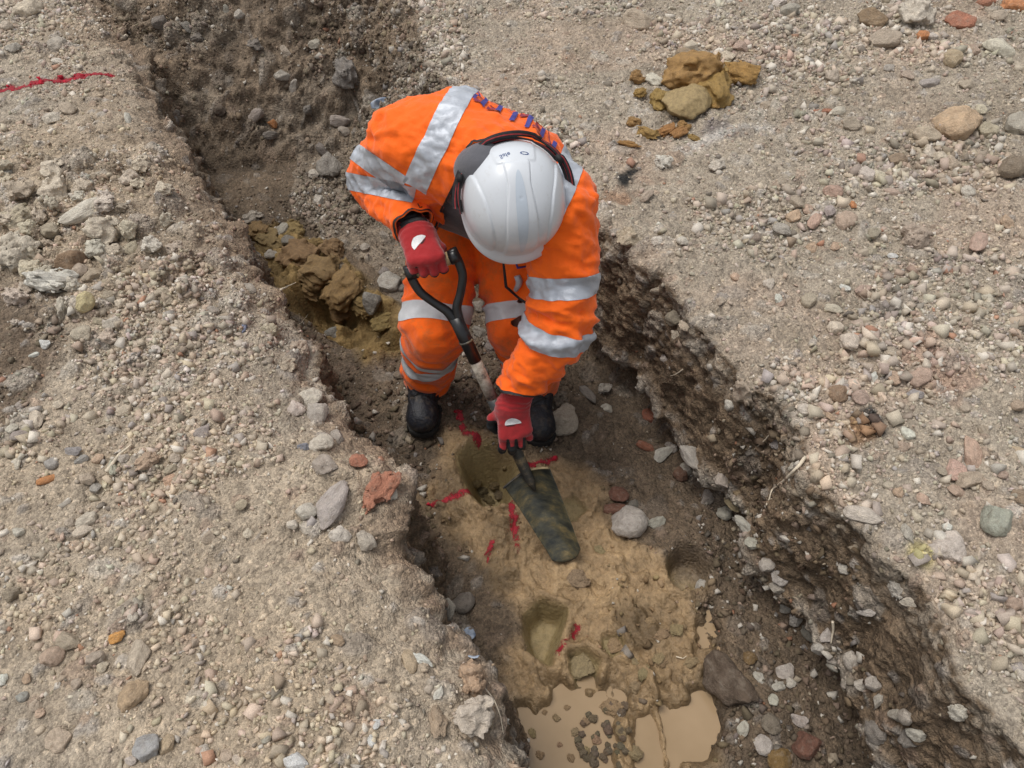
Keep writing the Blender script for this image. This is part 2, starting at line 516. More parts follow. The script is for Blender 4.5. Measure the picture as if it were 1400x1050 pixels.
# crumbling lips: pieces bitten out and pushed across the edge
chunk = fbm(Pf, 5.5, 3, 21.) * .024 + .012 * fbm(Pf, 15, 2, 23.) + .012 * big
V[:, :2] += DT[None, :] * ((lm * chunk) * np.where((sec <= 1), 1, -.5))[:, None] * (1 - endm)[:, None]
idx = np.arange(nr * nc).reshape(nr, nc)
Q = np.stack([idx[:-1, :-1], idx[:-1, 1:], idx[1:, 1:], idx[1:, :-1]], -1).reshape(-1, 4)
# make sure faces look up
a_, b_, c_ = V[Q[0, 0]], V[Q[0, 1]], V[Q[0, 2]]
if np.cross(b_ - a_, c_ - a_)[2] < 0: Q = Q[:, ::-1].copy()
TN = vnormals(V, np.concatenate([Q[:, :3], Q[:, [0, 2, 3]]]))

# ---- albedo of the soils
def C3(*c): return np.array(c)[None, :]
col = np.zeros((len(V), 3))
lb = C3(.435, .370, .290) * (1 + .10 * n2[:, None]) + C3(.03, .012, -.005) * n1[:, None]
damp = isLB * (1 - sstep(-.06, .05, poly_sd(XYf, P([(-80, 380), (30, 385), (90, 470), (70, 520), (60, 600), (-80, 640)], .5)) + .06 * n2))
lb = lb * (1 - damp[:, None]) + C3(.19, .145, .105) * damp[:, None]
brown = np.clip(lipL * sstep(.5, 1.0, sv) * 1.15 * (1 - sstep(-.2, .5, n2 * .5 - .1)), 0, 1) * .75
brown = np.maximum(brown, .75 * np.exp(-(rl / .09) ** 2) * isLB * sstep(-.35, .35, n3 + .6 * n2))
lb = lb * (1 - brown[:, None]) + C3(.24, .165, .11) * brown[:, None]
rb = C3(.410, .355, .284) * (1 + .10 * n2[:, None])
pink = sstep(.1, .7, fbm(Pf, 2.6, 3, 40.))[:, None] * .8
rb = rb * (1 - pink) + C3(.46, .37, .29) * pink
dk = sstep(.25, .8, fbm(Pf, 3.4, 3, 47.))[:, None] * .55
rb = rb * (1 - dk) + C3(.30, .25, .19) * dk
for c_px, r_, cc, k_ in [((860, 243), .055, (.03, .03, .03), 1.), ((1190, 576), .045, (.04, .04, .04), .9), ((985, 178), .07, (.16, .14, .14), .7), ((1210, 425), .04, (.1, .09, .09), .6), ((1170, 592), .05, (.33, .2, .11), .8),
                          ((835, 270), .07, (.34, .2, .12), .7), ((1290, 505), .12, (.44, .27, .2), .5), ((1265, 755), .03, (.55, .48, .2), .6)]:
    q = uz(*c_px, BANK)[:2]; dd = np.hypot(*(XYf - q).T) / r_
    k_ = (k_ * sstep(1.1, .4, dd + .55 * fbm(Pf, 22, 2, 50.)) * isRB)[:, None]
    rb = rb * (1 - k_) + C3(*cc) * k_
ash = np.clip(.8 * isRB * np.exp(-(line_d(XYf, P([(935, 205), (1000, 178), (1045, 172)], BANK)) / .03) ** 2), 0, 1)[:, None]
rb = rb * (1 - ash) + C3(.55, .52, .48) * ash
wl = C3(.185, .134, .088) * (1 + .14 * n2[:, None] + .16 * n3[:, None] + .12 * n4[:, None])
chalk = (isW * (sec == 3) * np.exp(-((Zm.ravel() - .085) / .035) ** 2) * sstep(-.15, .45, n3 + n2 * .5) * (sv < .75))[:, None] * .75
wl = wl * (1 - chalk) + C3(.48, .44, .38) * chalk
lipg = (isW * sstep(.33, .46, Zm.ravel()) * sstep(-.5, .3, n3 + n4))[:, None] * .8
wl = wl * (1 - lipg) + C3(.38, .33, .265) * lipg
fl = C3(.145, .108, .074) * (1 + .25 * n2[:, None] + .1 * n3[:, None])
cl = C3(.345, .240, .132) * (1 + .16 * n2[:, None] + .10 * n3[:, None])
cl = cl * (1 - .45 * sstep(.0, .6, fbm(Pf, 6, 3, 60.))[:, None])
cr_ = np.abs(fbm(Pf, 17, 3, 64.)); cl = cl * (1 - .35 * sstep(.09, .0, cr_)[:, None])
fl = fl * (1 - clay[:, None]) + cl * clay[:, None]
fl = fl * (1 - cut[:, None] * clay[:, None]) + C3(.285, .220, .112) * cut[:, None] * clay[:, None]
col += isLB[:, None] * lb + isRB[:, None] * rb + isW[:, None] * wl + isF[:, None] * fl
sg = (slope * .75)[:, None]; col = col * (1 - sg) + C3(.29, .24, .185) * (1 + .2 * n3[:, None]) * sg
eg = (endm * .8)[:, None]
ec = C3(.225, .172, .122) * (1 + .35 * n2[:, None] + .2 * n3[:, None])
grey_e = sstep(.2, .8, fbm(Pf, 5, 3, 70.))[:, None] * .4
ec = ec * (1 - grey_e) + C3(.38, .33, .265) * grey_e
col = col * (1 - eg) + ec * eg
oc = ochre[:, None]; col = col * (1 - oc) + C3(.215, .145, .058) * (1 + .25 * n3[:, None]) * oc
# stones sitting flush in the soil keep a colour of their own
pick = (big > .35) * (eb > -1) * (1 - clay) * (1 - ochre)
tint = np.where((ca > .86)[:, None], C3(.50, .46, .40), np.where((ca > .78)[:, None], C3(.33, .29, .25), np.where((ca > .76)[:, None], C3(.40, .29, .215), col)))
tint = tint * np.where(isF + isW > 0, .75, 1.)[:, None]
k_ = (pick * sstep(.35, .6, big) * np.where(isF > 0, .25, .55))[:, None]
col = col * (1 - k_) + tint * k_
pickm = sstep(.4, .65, mid) * (da > .80) * (1 - clay) * (1 - ochre)
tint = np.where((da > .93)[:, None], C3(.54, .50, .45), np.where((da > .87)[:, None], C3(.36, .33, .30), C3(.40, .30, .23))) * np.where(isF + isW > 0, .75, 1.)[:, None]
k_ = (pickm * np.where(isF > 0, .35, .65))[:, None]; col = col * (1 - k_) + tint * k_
rim = np.clip(pdm * (1 - pdm) * 4, 0, 1)[:, None]; col = col * (1 - .35 * rim)                 # soaked margin
col = np.clip(col, .012, .7)
wet = np.clip(isF * (.55 * clay + .9 * pdm + .55 * cut) + .25 * isF, 0, 1)
smoothv = np.clip(clay * .75 + cut * .4 + ochre * .7, 0, 1)

gm, nt, b = mat('bare_soil')
at = node(nt, 'ShaderNodeAttribute'); at.attribute_name = 'col'
aw = node(nt, 'ShaderNodeAttribute'); aw.attribute_name = 'wet'
asm = node(nt, 'ShaderNodeAttribute'); asm.attribute_name = 'smoothv'
tc = node(nt, 'ShaderNodeTexCoord')
def vor(scale, out='Distance', feat='F1', rnd=1.0):
    v = node(nt, 'ShaderNodeTexVoronoi'); v.feature = feat
    setin(v, Scale=scale, Randomness=rnd); nt.links.new(tc.outputs['Object'], v.inputs['Vector']); return v
v1 = vor(95); v2 = vor(240)
nz = noise_n(nt, 60, 5, .72); nz3 = noise_n(nt, 14, 3, .6)
grain1 = ramp_n(nt, v1.outputs['Color'], [(0, (.50, .49, .48)), (.5, (.95, .95, .95)), (.85, (1.12, 1.1, 1.07)), (1, (1.75, 1.72, 1.68))])
grain2 = ramp_n(nt, v2.outputs['Color'], [(0, (.45, .44, .43)), (.55, (.97, .97, .97)), (.9, (1.2, 1.18, 1.15)), (1, (1.9, 1.88, 1.85))])
mot = ramp_n(nt, nz.outputs[0], [(.25, (.66, .65, .63)), (.5, (1, 1, 1)), (.75, (1.28, 1.27, 1.25))])
mot2 = ramp_n(nt, nz3.outputs[0], [(.3, (.82, .80, .78)), (.7, (1.14, 1.14, 1.14))])
inv = math_n(nt, 'SUBTRACT', 1.0, asm.outputs['Fac'])
c = mix_n(nt, 1.0, at.outputs['Color'], mot.outputs[0], 'MULTIPLY')
c = mix_n(nt, .8, c, mot2.outputs[0], 'MULTIPLY')
c = mix_n(nt, math_n(nt, 'MULTIPLY', inv, .75), c, grain1.outputs[0], 'MULTIPLY')
c = mix_n(nt, math_n(nt, 'MULTIPLY', inv, .75), c, grain2.outputs[0], 'MULTIPLY')
nt.links.new(c, b.inputs['Base Color'])
ro = node(nt, 'ShaderNodeMapRange'); setin(ro, From_Min=0, From_Max=1, To_Min=.95, To_Max=.32)
nzr = math_n(nt, 'MULTIPLY', aw.outputs['Fac'], math_n(nt, 'ADD', nz.outputs[0], .45))
nt.links.new(nzr, ro.inputs['Value']); nt.links.new(ro.outputs[0], b.inputs['Roughness'])
b.inputs['Specular IOR Level'].default_value = .35
h1 = math_n(nt, 'MULTIPLY', math_n(nt, 'SUBTRACT', 1.0, v1.outputs['Distance']), math_n(nt, 'ADD', math_n(nt, 'MULTIPLY', inv, .65), .35))
h2 = math_n(nt, 'MULTIPLY', math_n(nt, 'SUBTRACT', 1.0, v2.outputs['Distance']), math_n(nt, 'ADD', math_n(nt, 'MULTIPLY', inv, .9), .1))
hs = math_n(nt, 'ADD', math_n(nt, 'MULTIPLY', h1, .55), math_n(nt, 'MULTIPLY', h2, .28))
hs = math_n(nt, 'ADD', hs, math_n(nt, 'MULTIPLY', nz.outputs[0], .75))
bump_n(nt, b, hs, .95, .010)

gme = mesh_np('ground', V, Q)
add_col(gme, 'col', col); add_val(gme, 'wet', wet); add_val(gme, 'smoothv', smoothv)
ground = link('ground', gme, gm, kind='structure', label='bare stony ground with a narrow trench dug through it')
bpy.context.view_layer.update()
def hit(px, py):
    ok, loc, n, _ = ground.ray_cast(Vector(CC), Vector(ray(px, py)).normalized())
    return (np.array(loc), np.array(n)) if ok else (uz(px, py, BANK), np.array([0, 0, 1.0]))
def down(x, y, z0=1.6):
    ok, loc, n, _ = ground.ray_cast(Vector((x, y, z0)), Vector((0, 0, -1)))
    return (np.array(loc), np.array(n)) if ok else (np.array([x, y, 0]), np.array([0, 0, 1.0]))

# ---- puddles
wm, nt, b = mat('murky_water')
n_ = noise_n(nt, 7, 4, .55)
r_ = ramp_n(nt, n_.outputs[0], [(.3, (.29, .205, .118)), (.7, (.35, .25, .15))])
nt.links.new(r_.outputs[0], b.inputs['Base Color']); setin(b, Roughness=.07); b.inputs['IOR'].default_value = 1.33
n_ = noise_n(nt, 60, 2); bump_n(nt, b, n_.outputs[0], .06, .002)
for pp in pud:
    c0 = pp.mean(0); e = pp - c0; ring = c0 + e * (1 + .045 / np.linalg.norm(e, axis=1, keepdims=True))
    k = len(ring); vv = np.concatenate([np.c_[ring, np.full(k, WATER)], [[*c0, WATER]]])
    tt = np.array([(j, (j + 1) % k, k) for j in range(k)])
    if np.cross(vv[tt[0, 1]] - vv[tt[0, 0]], vv[tt[0, 2]] - vv[tt[0, 0]])[2] < 0: tt = tt[:, ::-1]
    link('puddle', mesh_np('puddle', vv, tt), wm, kind='structure', label='shallow murky tan puddle on the clay trench floor')

# ---- sprayed paint
TRI = None
def paint_val(pts, z, hw, amp=.55):
    L = P(pts, z)
    d = line_d(V[:, :2], L)
    v = hw - d + hw * amp * (.7 * vnoise(V, 60, 2) + .6 * vnoise(V, 140, 5))
    v[(np.abs(V[:, 2] - z) > .12)] = -1
    return v
pm, nt, b = mat('red_spray_paint')
n_ = noise_n(nt, 140, 5, .7)
r_ = ramp_n(nt, n_.outputs[0], [(.30, (.14, .016, .02)), (.55, (.33, .010, .022)), (.8, (.42, .02, .035))])
nt.links.new(r_.outputs[0], b.inputs['Base Color']); setin(b, Roughness=.75)
n_ = noise_n(nt, 220, 4); bump_n(nt, b, n_.outputs[0], .7, .004)
n_ = noise_n(nt, 150, 4, .75) 
ac = node(nt, 'ShaderNodeAttribute'); ac.attribute_name = 'cover'
r_ = node(nt, 'ShaderNodeMapRange'); setin(r_, From_Min=.52, From_Max=.74); nt.links.new(math_n(nt, 'ADD', math_n(nt, 'MULTIPLY', ac.outputs['Fac'], .42), n_.outputs[0]), r_.inputs['Value'])
nt.links.new(r_.outputs[0], b.inputs['Alpha'])   # the spray thins out and never covers every grain
paints = [([(-30, 128), (0, 122), (60, 112), (150, 98)], BANK, .020, 'long red sprayed line across the gravel bank', .5),
          ([(627, 568), (637, 598), (655, 607)], 0, .011, 'short red paint stroke between the two black boots', .9),
          ([(592, 692), (640, 672)], 0, .013, 'red paint dash on the soil beside the cut clay hole', .7),
          ([(716, 640), (758, 625)], 0, .014, 'red paint dash on the soil just beyond the spade blade', .6),
          ([(698, 690), (702, 712), (706, 734)], 0, .014, 'red paint patch between the clay hole and the spade blade', .8),
          ([(764, 893), (776, 874), (791, 860)], 0, .010, 'forked red paint scribble beside a spade cut in the clay', 1.),
          ([(667, 766), (674, 742)], 0, .008, 'faint red paint streak on the tan clay', 1.2),
          ([(704, 748), (708, 752)], 0, .010, 'small red paint dot on the tan clay', .9)]
PVAL = []
for pts, z, hw, lab, amp in paints:
    v = paint_val(pts, z, hw, amp) + hw * .6; PVAL.append((pts, z, hw))
    qm = (v[Q] > 0).any(1); q = Q[qm]
    used, inv_ = np.unique(q, return_inverse=True); q = inv_.reshape(q.shape)
    A = V[used] + TN[used] * .0014
    T = np.concatenate([q[:, :3], q[:, [0, 2, 3]]])
    A2, T2 = largest(*clip(np.c_[A, np.clip((v[used] - hw * .6) / hw, -.8, 1)], T, v[used]))
    if len(T2):
        pme = mesh_np('paint_mark', A2[:, :3], T2); add_val(pme, 'cover', A2[:, 3])
        link('paint_mark', pme, pm, label=lab, cat='paint mark', group='red survey paint marks')

# ================================================================== PERSON
from mathutils.bvhtree import BVHTree
def fabric(name, col, rough=.75, var=.08, sheen=.2):
    m, nt, b = mat(name)
    n1_ = noise_n(nt, 9, 5, .6); n2_ = noise_n(nt, 900, 2)
    r = ramp_n(nt, n1_.outputs[0], [(.3, [c * (1 - var) for c in col]), (.7, [min(1, c * (1 + var)) for c in col])])
    nt.links.new(r.outputs[0], b.inputs['Base Color']); setin(b, Roughness=rough)
    b.inputs['Sheen Weight'].default_value = sheen
    b.inputs['Specular IOR Level'].default_value = .25
    n3_ = noise_n(nt, 38, 3, .55)
    hs_ = math_n(nt, 'ADD', math_n(nt, 'MULTIPLY', n3_.outputs[0], .8), math_n(nt, 'MULTIPLY', n2_.outputs[0], .12))
    bump_n(nt, b, hs_, .55, .007)
    return m
M_or = fabric('orange_cloth', (1.0, .140, .004), .7)
m_, nt, b = M_or, M_or.node_tree, M_or.node_tree.nodes['Principled BSDF']
M_ortr = fabric('orange_trouser_cloth', (1.0, .135, .004), .75, .1)
nt = M_ortr.node_tree; b = nt.nodes['Principled BSDF']       # dirt rubbed into the trouser legs
src = b.inputs['Base Color'].links[0].from_socket
dn_ = noise_n(nt, 16, 6, .7); dr = ramp_n(nt, dn_.outputs[0], [(.47, (0, 0, 0)), (.72, (.62, .62, .62))])
nt.links.new(mix_n(nt, dr.outputs[0], src, (.30, .13, .045)), b.inputs['Base Color'])
nt = M_or.node_tree; b = nt.nodes['Principled BSDF']          # faint grime on the jacket
src = b.inputs['Base Color'].links[0].from_socket
dn_ = noise_n(nt, 11, 7, .72); dr = ramp_n(nt, dn_.outputs[0], [(.55, (0, 0, 0)), (.76, (.40, .40, .40))])
nt.links.new(mix_n(nt, dr.outputs[0], src, (.50, .10, .02)), b.inputs['Base Color'])
M_refl = fabric('reflective_tape', (.47, .50, .55), .42, .12, 0)
M_refl.node_tree.nodes['Principled BSDF'].inputs['Metallic'].default_value = .25
M_refd = fabric('dusty_reflective_tape', (.56, .57, .58), .5, .22, 0)
M_black = simple('black_binding', (.018, .017, .018), .7, .2)
M_shirt = fabric('grey_jersey', (.105, .105, .118), .9, .15, .3)
M_red = fabric('red_knit_glove', (.34, .018, .021), .85, .12, .3)
M_nit = simple('black_nitrile_coating', (.022, .024, .026), .6, .3, 80, .5, .001, 700)
M_patch = simple('white_print', (.72, .72, .72), .6, .12, 300, .2)
M_boot = simple('black_boot_leather', (.014, .015, .020), .5, .4, 50, .8, .004, 130, spec=.4)
nt = M_boot.node_tree; b = nt.nodes['Principled BSDF']; src = b.inputs['Base Color'].links[0].from_socket
dn_ = noise_n(nt, 30, 7, .7); dr = ramp_n(nt, dn_.outputs[0], [(.52, (0, 0, 0)), (.72, (.7, .7, .7))])
nt.links.new(mix_n(nt, dr.outputs[0], src, (.12, .09, .062)), b.inputs['Base Color'])
M_sole = simple('boot_rubber', (.018, .017, .016), .85, .35, 60, .5, .002, 250)
M_skin = simple('skin', (.55, .33, .24), .5, .1)
M_blue = simple('blue_print', (.060, .055, .26), .6, .15)
M_redp = simple('dark_red_print', (.26, .035, .06), .6, .15)

Ap = np.array([-.10, 1.79, .69]); Bp = np.array([-.05, 1.50, 1.02])
Rsh = np.array([-.248, 1.60, 1.005]); Lsh = np.array([.118, 1.47, .905])
Rel = np.array([-.340, 1.69, .835]); Lel = np.array([.122, 1.325, .665])
e_s = nrm(Bp - Ap); e_l = Lsh - Rsh; e_l = nrm(e_l - e_s * (e_l @ e_s)); e_b = np.cross(e_l, e_s)
if e_b[2] < 0: e_b = -e_b
G = uy(590, 362, 1.405); Bl = uy(722, 652, 1.17); Tip = uz(779, 767, .035)
u_sh = nrm(Bl - G)
bar = nrm(camvec(1, .37, -.19)); bar = nrm(bar - u_sh * (bar @ u_sh))
# hands: frame X to the fingers, Z out of the back of the hand
def handframe(X, Zhint):
    X = nrm(X); Z = nrm(Zhint - X * (np.asarray(Zhint) @ X)); Y = np.cross(Z, X); return np.stack([X, Y, Z], 1)
mR = nrm(G - Rel); mR = nrm(mR - .55 * (mR @ bar) * bar)
FR = handframe(mR, -FW * .9 + UP * .35)
WR = G - FR[:, 0] * .082 + FR[:, 2] * .036 - FR[:, 1] * .012
SL = G + (Bl - G) * .735                                          # where the left hand holds the shaft
XL = nrm(camvec(.07, -.93, .28)); FL = handframe(XL, -FW + UP * .1)
WL = SL - FL[:, 0] * .085 + FL[:, 2] * .043 + camvec(.026, 0, 0)
hipR = np.array([-.185, 1.76, .64]); hipL = np.array([-.015, 1.76, .64])
knR = np.array([-.222, 1.53, .455]); knL = np.array([.022, 1.545, .455])
anR = np.array([-.284, 1.665, .075]); anL = np.array([.075, 1.655, .075])
person = empty('person', (-.10, 1.6, 0.0), 'person in orange high visibility workwear and white hard hat bending over in the trench', 'person')

def torso_f(Pq):
    c = lambda *a: cone(Pq, *a)
    ch = Ap + (Bp - Ap) * .72 + e_b * .028; wa = Ap + (Bp - Ap) * .40
    d = c(Rsh + e_l * .03, Bp - e_s * .03 + e_b * .0, .078, .082)
    d = smin(d, c(Bp - e_s * .03, Lsh - e_l * .03, .082, .080), .05)
    d = smin(d, c(ch - e_l * .085, ch + e_l * .075, .128, .124), .06)
    d = smin(d, c(wa - e_l * .08 - e_b * .022, wa + e_l * .065 - e_b * .022, .132, .128), .07)
    d = smin(d, c(Ap - e_l * .07, Ap + e_l * .07, .135, .135), .07)
    return d
def jacket_f(Pq):
    c = lambda *a: cone(Pq, *a)
    d = smin(torso_f(Pq), c(Rsh, Rel, .080, .074), .045)
    d = smin(d, c(Lsh, Lel, .082, .072), .05)
    d = smin(d, c(Rel, WR - FR[:, 0] * .005, .070, .046), .014)
    d = smin(d, c(Lel, WL - FL[:, 0] * .01, .066, .049), .03)
    return d
JV, JT = snets(jacket_f, [-.50, 1.12, .38], [.28, 2.0, 1.20], .0062)
def limbfold(Vx, a, b, h0, wid, amp, fr, off, side=None):
    e = b - a; L = np.linalg.norm(e); e = e / L
    q = Vx - a; h = (q @ e) / L; rad = q - np.outer(q @ e, e); rr_ = np.linalg.norm(rad, axis=1)
    rn = rad / (rr_[:, None] + 1e-6)
    near_ = np.exp(-((h - h0) / wid) ** 2) * np.exp(-(np.maximum(rr_ - .11, 0) / .03) ** 2)
    if side is not None: near_ = near_ * np.clip(.45 + .75 * (rn @ nrm(side)), 0, 1)
    k = np.stack([h * L * fr + .5 * vnoise(Vx, 14, off), *(rn * 1.3).T[:2]], 1)
    return amp * near_ * (.85 - 1.7 * (np.sqrt(vnoise(k, 1.0, off) ** 2 + .03) - .1))
def aniso(Vx, d, stretch, fr, off):
    d = nrm(d); q = Vx - np.outer(Vx @ d, d) * (1 - 1 / stretch)
    return 1 - 2.1 * np.sqrt((vnoise(q, fr, off) + .35 * vnoise(q, fr * 2.1, off + 3)) ** 2 + .012)
N = vnormals(JV, JT)
fd = np.zeros(len(JV))
fd += limbfold(JV, Rsh, Rel, .95, .5, .016, 30, 1., Rel * 0 + camvec(.6, -.4, -.6))
fd += limbfold(JV, Rel, WR, .15, .4, .015, 34, 2., camvec(.6, .3, -.6))
fd += limbfold(JV, Rel, WR, .92, .18, .006, 55, 3.)
fd += limbfold(JV, Lsh, Lel, .85, .6, .011, 24, 4.)
fd += limbfold(JV, Lel, WL, .2, .5, .012, 28, 5.)
fd += limbfold(JV, Lel, WL, .9, .25, .006, 48, 6.)
tors = np.exp(-(np.maximum(jacket_f(JV.astype(np.float32)), 0) / .02) ** 2)
sq = (JV - Ap) @ e_s; lq = (JV - Ap) @ e_l; bq = (JV - Ap) @ e_b
armpit = np.exp(-(np.linalg.norm(JV - (Rsh - e_s * .07 + e_l * .05 - e_b * .02), axis=1) / .13) ** 2)
rv = JV - (Rsh - e_s * .09 + e_l * .04)
ang = np.arctan2(rv @ e_l, rv @ e_s)
fd += armpit * .015 * (1 - 2 * np.abs(vnoise(np.stack([ang * 3.2, np.linalg.norm(rv, axis=1) * 4, 0 * ang], 1), 1.0, 9.)))
fd += .008 * aniso(JV, e_s * .8 + e_l * .6, 4.5, 15, 14.)
fd += .0045 * aniso(JV, e_l - e_s * .3, 4, 26, 17.)
fd += .004 * fbm(JV, 9, 2, 30.) + .0026 * aniso(JV, e_l * .5 - e_s, 6, 48, 23.) + .0020 * aniso(JV, e_l + e_s * .4, 5, 64, 29.)
JV = JV + N * fd[:, None]
N = vnormals(JV, JT)
fR = nrm(WR - Rel); fL = nrm(WL - Lel)
# opening, hem, neck hole, cuffs
sq = (JV - Ap) @ e_s; lq = (JV - Ap) @ e_l; bq = (JV - Ap) @ e_b
edgeR = np.interp(sq, [0, .12, .30, .45], [-.055, -.058, -.058, -.045]); edgeL = np.interp(sq, [0, .12, .3, .45], [.10, .10, .07, .05])
inarm = np.minimum(cone(JV, Lsh, Lel, .12, .10), np.minimum(cone(JV, Lel, WL, .10, .10), np.minimum(np.where(torso_f(JV.astype(np.float32)) > .010, cone(JV, Rel, WR, .1, .08), 1), cone(JV, Rsh, Rel, .075, .1))))
opening = np.maximum(np.maximum(edgeR - lq, lq - edgeL), bq - (-.01 + .012 * sstep(.36, .46, sq)))
opening = np.where(inarm < 0, .2, opening)
hem = sq - np.interp(bq, [-.05, .10], [.115, -.10]); hem = np.where(inarm < .0, .2, hem)
neck = ellip(JV, Bp + e_s * .085 - e_b * .055, [.072, .072, .072])
cuffR = -((JV - (WR - fR * .004)) @ fR); cuffR = np.where((np.linalg.norm(JV - WR, axis=1) < .12) & (cone(JV, Rel, WR - FR[:, 0] * .005, .070, .046) < torso_f(JV.astype(np.float32)) - .004), cuffR, .2)
_cl = nrm(fL * .5 + FL[:, 0]); cuffL = -((JV - (WL - _cl * .040)) @ _cl); cuffL = np.where(np.linalg.norm(JV - WL, axis=1) < .12, cuffL, .2)
val = np.minimum.reduce([opening, hem, neck, cuffR, cuffL])
A = np.c_[JV, N, val]
JA, JTt = clip(A, JT, val)
jme = mesh_np('jacket', JA[:, :3], JTt)
jacket = link('jacket', jme, M_or, person)
mod = jacket.modifiers.new('thickness', 'SOLIDIFY'); mod.thickness = .003; mod.offset = -1
def ribbon(name, A_, T_, lo, hi, v, off, m, parent, extra=None):
    A1, T1 = clip(np.c_[A_, v], T_, v - lo)
    if len(T1) == 0: return None
    A1, T1 = clip(A1, T1, hi - A1[:, -1])
    if extra is not None and len(T1):
        A1, T1 = clip(A1, T1, extra(A1))
    if len(T1) == 0: return None
    return link(name, mesh_np(name, A1[:, :3] + A1[:, 3:6] * off, T1), m, parent)
ribbon('binding', JA, JTt, -1, .0055, JA[:, 6], .0018, M_black, jacket)
def axisval(X, a, b): 
    e = nrm(b - a); return (X[:, :3] - a) @ e
near_seg = lambda X, a, b, r: r - cone(X[:, :3], a, b, 0, 0)
# tape round the sleeves
offtorso = lambda X: torso_f(X[:, :3].astype(np.float32)) - .006
for pm_, dm_, a, b in (((519, 231), (66, -46, 0), Rsh, Rel), ((523, 257), (65, -13, 0), Rel, WR)):
    n_ = nrm(np.cross(ray(*pm_), camvec(*dm_))); v = (JA[:, :3] - CC) @ n_
    ribbon('reflective_band', JA, JTt, -.021, .021, v, .0016, M_refl, jacket, (lambda a=a, b=b: (lambda X: np.minimum(np.minimum(near_seg(X, a, b, .115), offtorso(X)), -.128 - (X[:, :3] - Ap) @ e_l)))())
for a, b, h, r, tilt in ((Lsh, Lel, .175, .118, camvec(.08, -.05, 0)), (Lel, WL, .02, .118, camvec(.55, .1, 0))):
    e = nrm(nrm(b - a) + tilt * .6)
    v = (JA[:, :3] - (a + nrm(b - a) * h)) @ e
    nb = (lambda a=a, b=b, r=r: (lambda X: near_seg(X, a, b, r)))()
    ribbon('reflective_band', JA, JTt, -.026, .026, v, .0016, M_refl, jacket, nb)
# tape over both shoulders like braces
torso_only = lambda X: np.minimum(cone(X[:, :3], Lsh + e_l * .03, Lel, .085, .1), cone(X[:, :3], Rsh - e_l * .045, Rel, .075, .1))
sA = (JA[:, :3] - Ap) @ e_s; lA = (JA[:, :3] - Ap) @ e_l; bA = (JA[:, :3] - Ap) @ e_b
vR = lA + .122 + .10 * np.clip(-.02 - bA, 0, .2)
ribbon('reflective_band', JA, JTt, -.029, .029, vR, .0016, M_refl, jacket, lambda X: np.minimum(torso_only(X), (X[:, :3] - Ap) @ e_b + .118))
vL = lA - .172
ribbon('reflective_band', JA, JTt, -.029, .029, vL, .0016, M_refl, jacket, lambda X: np.minimum(cone(X[:, :3], Lsh + e_l * .05 - e_s * .05, Lel, .07, .1), (X[:, :3] - Ap) @ e_b + .06))
ribbon('reflective_band', JA, JTt, -.026, .026, sA - .12, .0016, M_refl, jacket, lambda X: np.minimum(torso_only(X), (X[:, :3] - Ap) @ e_b - .02))

# lettering across the back
bvh = BVHTree.FromPolygons(JA[:, :3].tolist(), JTt.tolist())
GL = {'K': [(0, 0, .34, 1, 0), ('d', .34, .45, 1, 1, 1), ('d', .34, .55, 1, 0, 1)],
      'E': [(0, 0, .36, 1, 0), (.36, .82, 1, 1, 1), (.36, .41, .92, .59, 1), (.36, 0, 1, .18, 1)],
      'L': [(0, 0, .36, 1, 0), (.36, 0, 1, .18, 1)],
      'R': [(0, 0, .36, 1, 0), (.36, .86, .9, 1, 1), (.36, .42, .9, .56, 1), (.80, .5, 1, .92, 0), ('d', .5, .45, 1, 0, 0)]}
def letters(word, l0, s0, wid, hgt, gap):
    x = 0
    for ch in word:
        for colr, mm in ((0, M_blue), (1, M_redp)):
            vs_ = []; ts_ = []
            for pc in GL[ch]:
                if pc[-1] != colr: continue
                if pc[0] == 'd':
                    x0, y0, x1, y1 = pc[1:5]; qd = [(x0, y0 - .09), (x0, y0 + .09), (x1, y1 + .09), (x1, y1 - .09)]
                    qd = [(a, min(1, max(0, b_))) for a, b_ in qd]
                else:
                    x0, y0, x1, y1 = pc[:4]; qd = [(x0, y0), (x0, y1), (x1, y1), (x1, y0)]
                n_ = 7
                for i in range(n_ + 1):
                    for j in range(n_ + 1):
                        a = i / n_; c_ = j / n_
                        p = (1 - a) * ((1 - c_) * np.array(qd[0]) + c_ * np.array(qd[1])) + a * ((1 - c_) * np.array(qd[3]) + c_ * np.array(qd[2]))
                        q = Ap + e_l * (l0 + x + p[0] * wid) + e_s * (s0 + p[1] * hgt - .35 * (x + p[0] * wid) * 0) + e_b * .35
                        hp_, nn, _, _ = bvh.ray_cast(Vector(q), Vector(-e_b))
                        vs_.append(np.array(hp_) + np.array(nn) * .0030 + e_b * .0012 if hp_ else q - e_b * .2)
                o_ = len(vs_) - (n_ + 1) ** 2
                for i in range(n_):
                    for j in range(n_):
                        k = o_ + i * (n_ + 1) + j; ts_ += [(k, k + 1, k + n_ + 2), (k, k + n_ + 2, k + n_ + 1)]
            if vs_: link('letter', mesh_np('letter', np.array(vs_), np.array(ts_)), mm, jacket)
        x += wid + gap
# seen from behind the wearer the word runs left to right, so it starts at the left shoulder side? (K nearest the left shoulder in view)
def letters_back(word, lstart, s0, wid, hgt, gap):
    global e_l
    sv_ = e_l.copy(); e_l = -e_l
    letters(word, -lstart, s0, wid, hgt, gap)
    e_l = sv_

